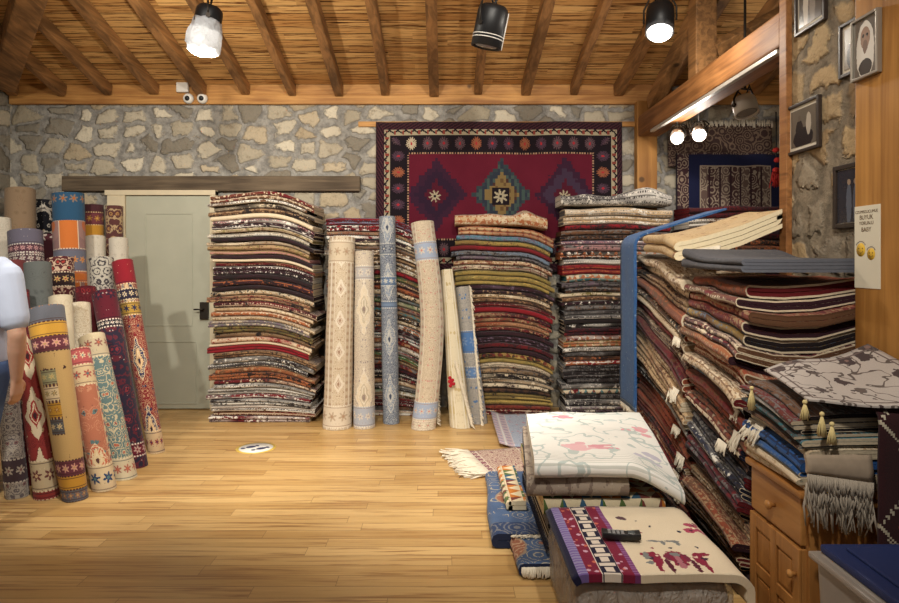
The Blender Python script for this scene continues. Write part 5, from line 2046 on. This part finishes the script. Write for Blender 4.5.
def W(x, y, z):
    x -= .16 * max(0.0, 1 - z / .95)
    return W0(x, y, z)


def W0(x, y, z):       # person space: x to the figure's right (screen right), y ahead (away from the camera)
    return Vector((PX + x, PY + y, z))


skin = Mat('skin')
x, y, z = skin.obj()
M_SKIN = skin.out(skin.mix(skin.noise(skin.vec(x, y, z), 30.0, 3), lin((206, 158, 132)), lin((222, 178, 152))), .5, spec=.35, Subsurface_Weight=.08)
person = empty('person', (PX, PY, 0), 'person in light blue t-shirt and jeans standing at the left edge, back turned', 'person')
bm = BM()
# torso, neck, head
capsule(bm, [W(0, 0, .93), W(0, .01, 1.08), W(0, 0, 1.25), W(0, 0, 1.38)], [.135, .125, .145, .13])
capsule(bm, [W(-.13, 0, 1.38), W(.13, 0, 1.38)], [.075, .075])
capsule(bm, [W(0, .01, 1.40), W(0, .03, 1.54)], [.062, .058])
ell(bm, W(0, .045, 1.645), (.076, .096, .118))
ell(bm, W(0, .075, 1.58), (.055, .065, .055))
ell(bm, W(0, .142, 1.625), (.014, .02, .026))
ell(bm, W(0, .136, 1.580), (.026, .012, .009))
for s_ in (-1, 1):
    ell(bm, W(.078 * s_, .045, 1.635), (.012, .022, .034))
    ell(bm, W(.032 * s_, .130, 1.652), (.014, .012, .009))
# legs
for s_ in (-1, 1):
    capsule(bm, [W(.09 * s_, 0, .90), W(.10 * s_, .01, .50), W(.10 * s_, -.02, .28), W(.10 * s_, -.02, .09)], [.095, .062, .056, .040])
    capsule(bm, [W(.10 * s_, -.04, .045), W(.12 * s_, .15, .035)], [.042, .034])


def arm(s_, elbow, wrist, fdir, palm_n):
    sh = W(.185 * s_, 0, 1.36)
    capsule(bm, [sh, sh.lerp(elbow, .5), elbow], [.058, .050, .041])
    capsule(bm, [elbow, elbow.lerp(wrist, .35), wrist], [.042, .043, .028])
    fdir = fdir.normalized()
    side_ = fdir.cross(palm_n).normalized()
    pc = wrist + fdir * .05
    for k in range(4):
        q = side_ * (.024 - .016 * k)
        capsule(bm, [wrist + q * .5, wrist + fdir * .085 + q], [.016, .013], 10)
        L = (.074, .084, .078, .060)[k]
        a = wrist + fdir * .085 + q
        b = a + (fdir * .9 + palm_n * .30).normalized() * L * .45
        c_ = b + (fdir * .7 + palm_n * .7).normalized() * L * .32
        d_ = c_ + (fdir * .4 + palm_n * .9).normalized() * L * .25
        capsule(bm, [a, b, c_, d_], [.0095, .009, .0082, .007], 10)
    a = wrist + side_ * .018 + fdir * .015
    capsule(bm, [a, a + (side_ * .7 + fdir * .7 + palm_n * .25) * .042, a + (side_ * .75 + fdir * 1.35 + palm_n * .5) * .05], [.014, .011, .008], 10)


# right arm hangs beside the jeans, elbow a little out and back
e_r, w_r = W(.262, -.035, 1.07), W(.235, .03, .835)
arm(1, e_r, w_r, Vector((-.08, .12, -1)), Vector((-.9, .35, 0)).normalized())
e_l, w_l = W(-.255, -.02, 1.08), W(-.23, .10, .85)
arm(-1, e_l, w_l, Vector((.05, .12, -1)), Vector((.9, .35, 0)).normalized())
body = fuse('body', bm, M_SKIN, person, .0062, 5)
M_TEE = plain('light_blue_cotton', (196, 206, 228), .9, .1, var=.03, scale=14)
bm = BM()
capsule(bm, [W(0, 0, .80), W(0, .0, .95), W(0, .0, 1.10), W(0, 0, 1.25), W(0, 0, 1.37)], [.150, .152, .150, .158, .140], 20)
capsule(bm, [W(-.14, 0, 1.385), W(.14, 0, 1.385)], [.085, .085])
for s_, el in ((1, e_r), (-1, e_l)):
    sh = W(.185 * s_, 0, 1.365)
    capsule(bm, [sh, sh.lerp(el, .42), sh.lerp(el, .74)], [.076, .072, .070])
for v in bm.verts:
    if abs(v.co.x - PX) < .17 and v.co.z > .6:
        v.co.x = PX + (v.co.x - PX) * 1.17
    if v.co.z < .80: v.co.z = .80 - (.80 - v.co.z) * .25
fuse('t_shirt', bm, M_TEE, person, .008, 4)
M_JEANS = plain('blue_denim', (84, 106, 150), .9, .1, var=.10, scale=20)
bm = BM()
capsule(bm, [W(-.05, 0, .90), W(.05, 0, .90)], [.135, .135])
for s_ in (-1, 1):
    capsule(bm, [W(.09 * s_, 0, .88), W(.10 * s_, .01, .50), W(.10 * s_, -.02, .28), W(.10 * s_, -.02, .09)], [.112, .084, .078, .074])
fuse('jeans', bm, M_JEANS, person, .009, 4)
bm = BM()
ell(bm, W(0, .03, 1.672), (.086, .100, .106))
ell(bm, W(0, .0, 1.62), (.074, .068, .085))
fuse('hair', bm, plain('dark_brown_hair', (58, 44, 36), .7, scale=40), person, .007, 2)
for s_ in (-1, 1):
    bm = BM()
    capsule(bm, [W(.10 * s_, -.05, .056), W(.11 * s_, .05, .056), W(.122 * s_, .16, .046)], [.050, .052, .042])
    for v in bm.verts: v.co.z = max(v.co.z, .002)
    link('shoe', bm, plain('white_shoe_leather', (196, 192, 186), .6), person, smooth=True)

# ------------------------------------------------------------------ light
WARM = (255, 247, 234)
light('lamp_light_film', 'POINT', LA, 50, (255, 246, 228), size=.06)
light('lamp_light_beam', 'POINT', LB_, 26, (255, 246, 232), size=.06)
for i, p in enumerate(SIDE):
    light('lamp_light_side', 'POINT', p, 8, (255, 246, 236), size=.05)
# track lamps of the shop over and behind the camera
for loc, tgt, en, an in (((-.35, 3.1, 3.75), (-.30, 4.15, 0), 360, 46), ((-1.9, 3.2, 3.7), (-1.85, 4.5, 0), 280, 44),
                         ((-2.6, 1.2, 3.4), (-2.6, 5.4, 1.0), 340, 75), ((-.6, .9, 3.5), (-1.2, 6.2, 1.3), 400, 75), ((.6, .8, 3.5), (.7, 6.2, 1.3), 360, 75),
                         ((.0, .6, 3.2), (1.35, 3.5, .55), 230, 62), ((.9, 2.5, 3.3), (.75, 3.1, .3), 110, 50)):
    light('track_light', 'SPOT', loc, en, WARM, tgt, .09, an, .9)
w = bpy.data.worlds.new('World')
SC.world = w
w.use_nodes = True
w.node_tree.nodes['Background'].inputs[0].default_value = (.95, .91, .85, 1)
w.node_tree.nodes['Background'].inputs[1].default_value = .16

# ------------------------------------------------------------------ camera
cd = bpy.data.cameras.new('Camera')
cd.sensor_fit = 'HORIZONTAL'
cd.sensor_width = 36
cd.lens = F / 899.0 * 36.0
cd.shift_x = (449.5 - CX) / 899.0
cd.shift_y = (CY - 301.5) / 899.0
cd.clip_start = .05
cam = bpy.data.objects.new('Camera', cd)
COL.objects.link(cam)
cam.location = (0, 0, H)
cam.rotation_euler = (PI / 2, 0, 0)
SC.camera = cam
SC.view_settings.view_transform = 'Standard'
SC.view_settings.look = 'None'
SC.view_settings.gamma = 1.0
SC.view_settings.exposure = 0.08
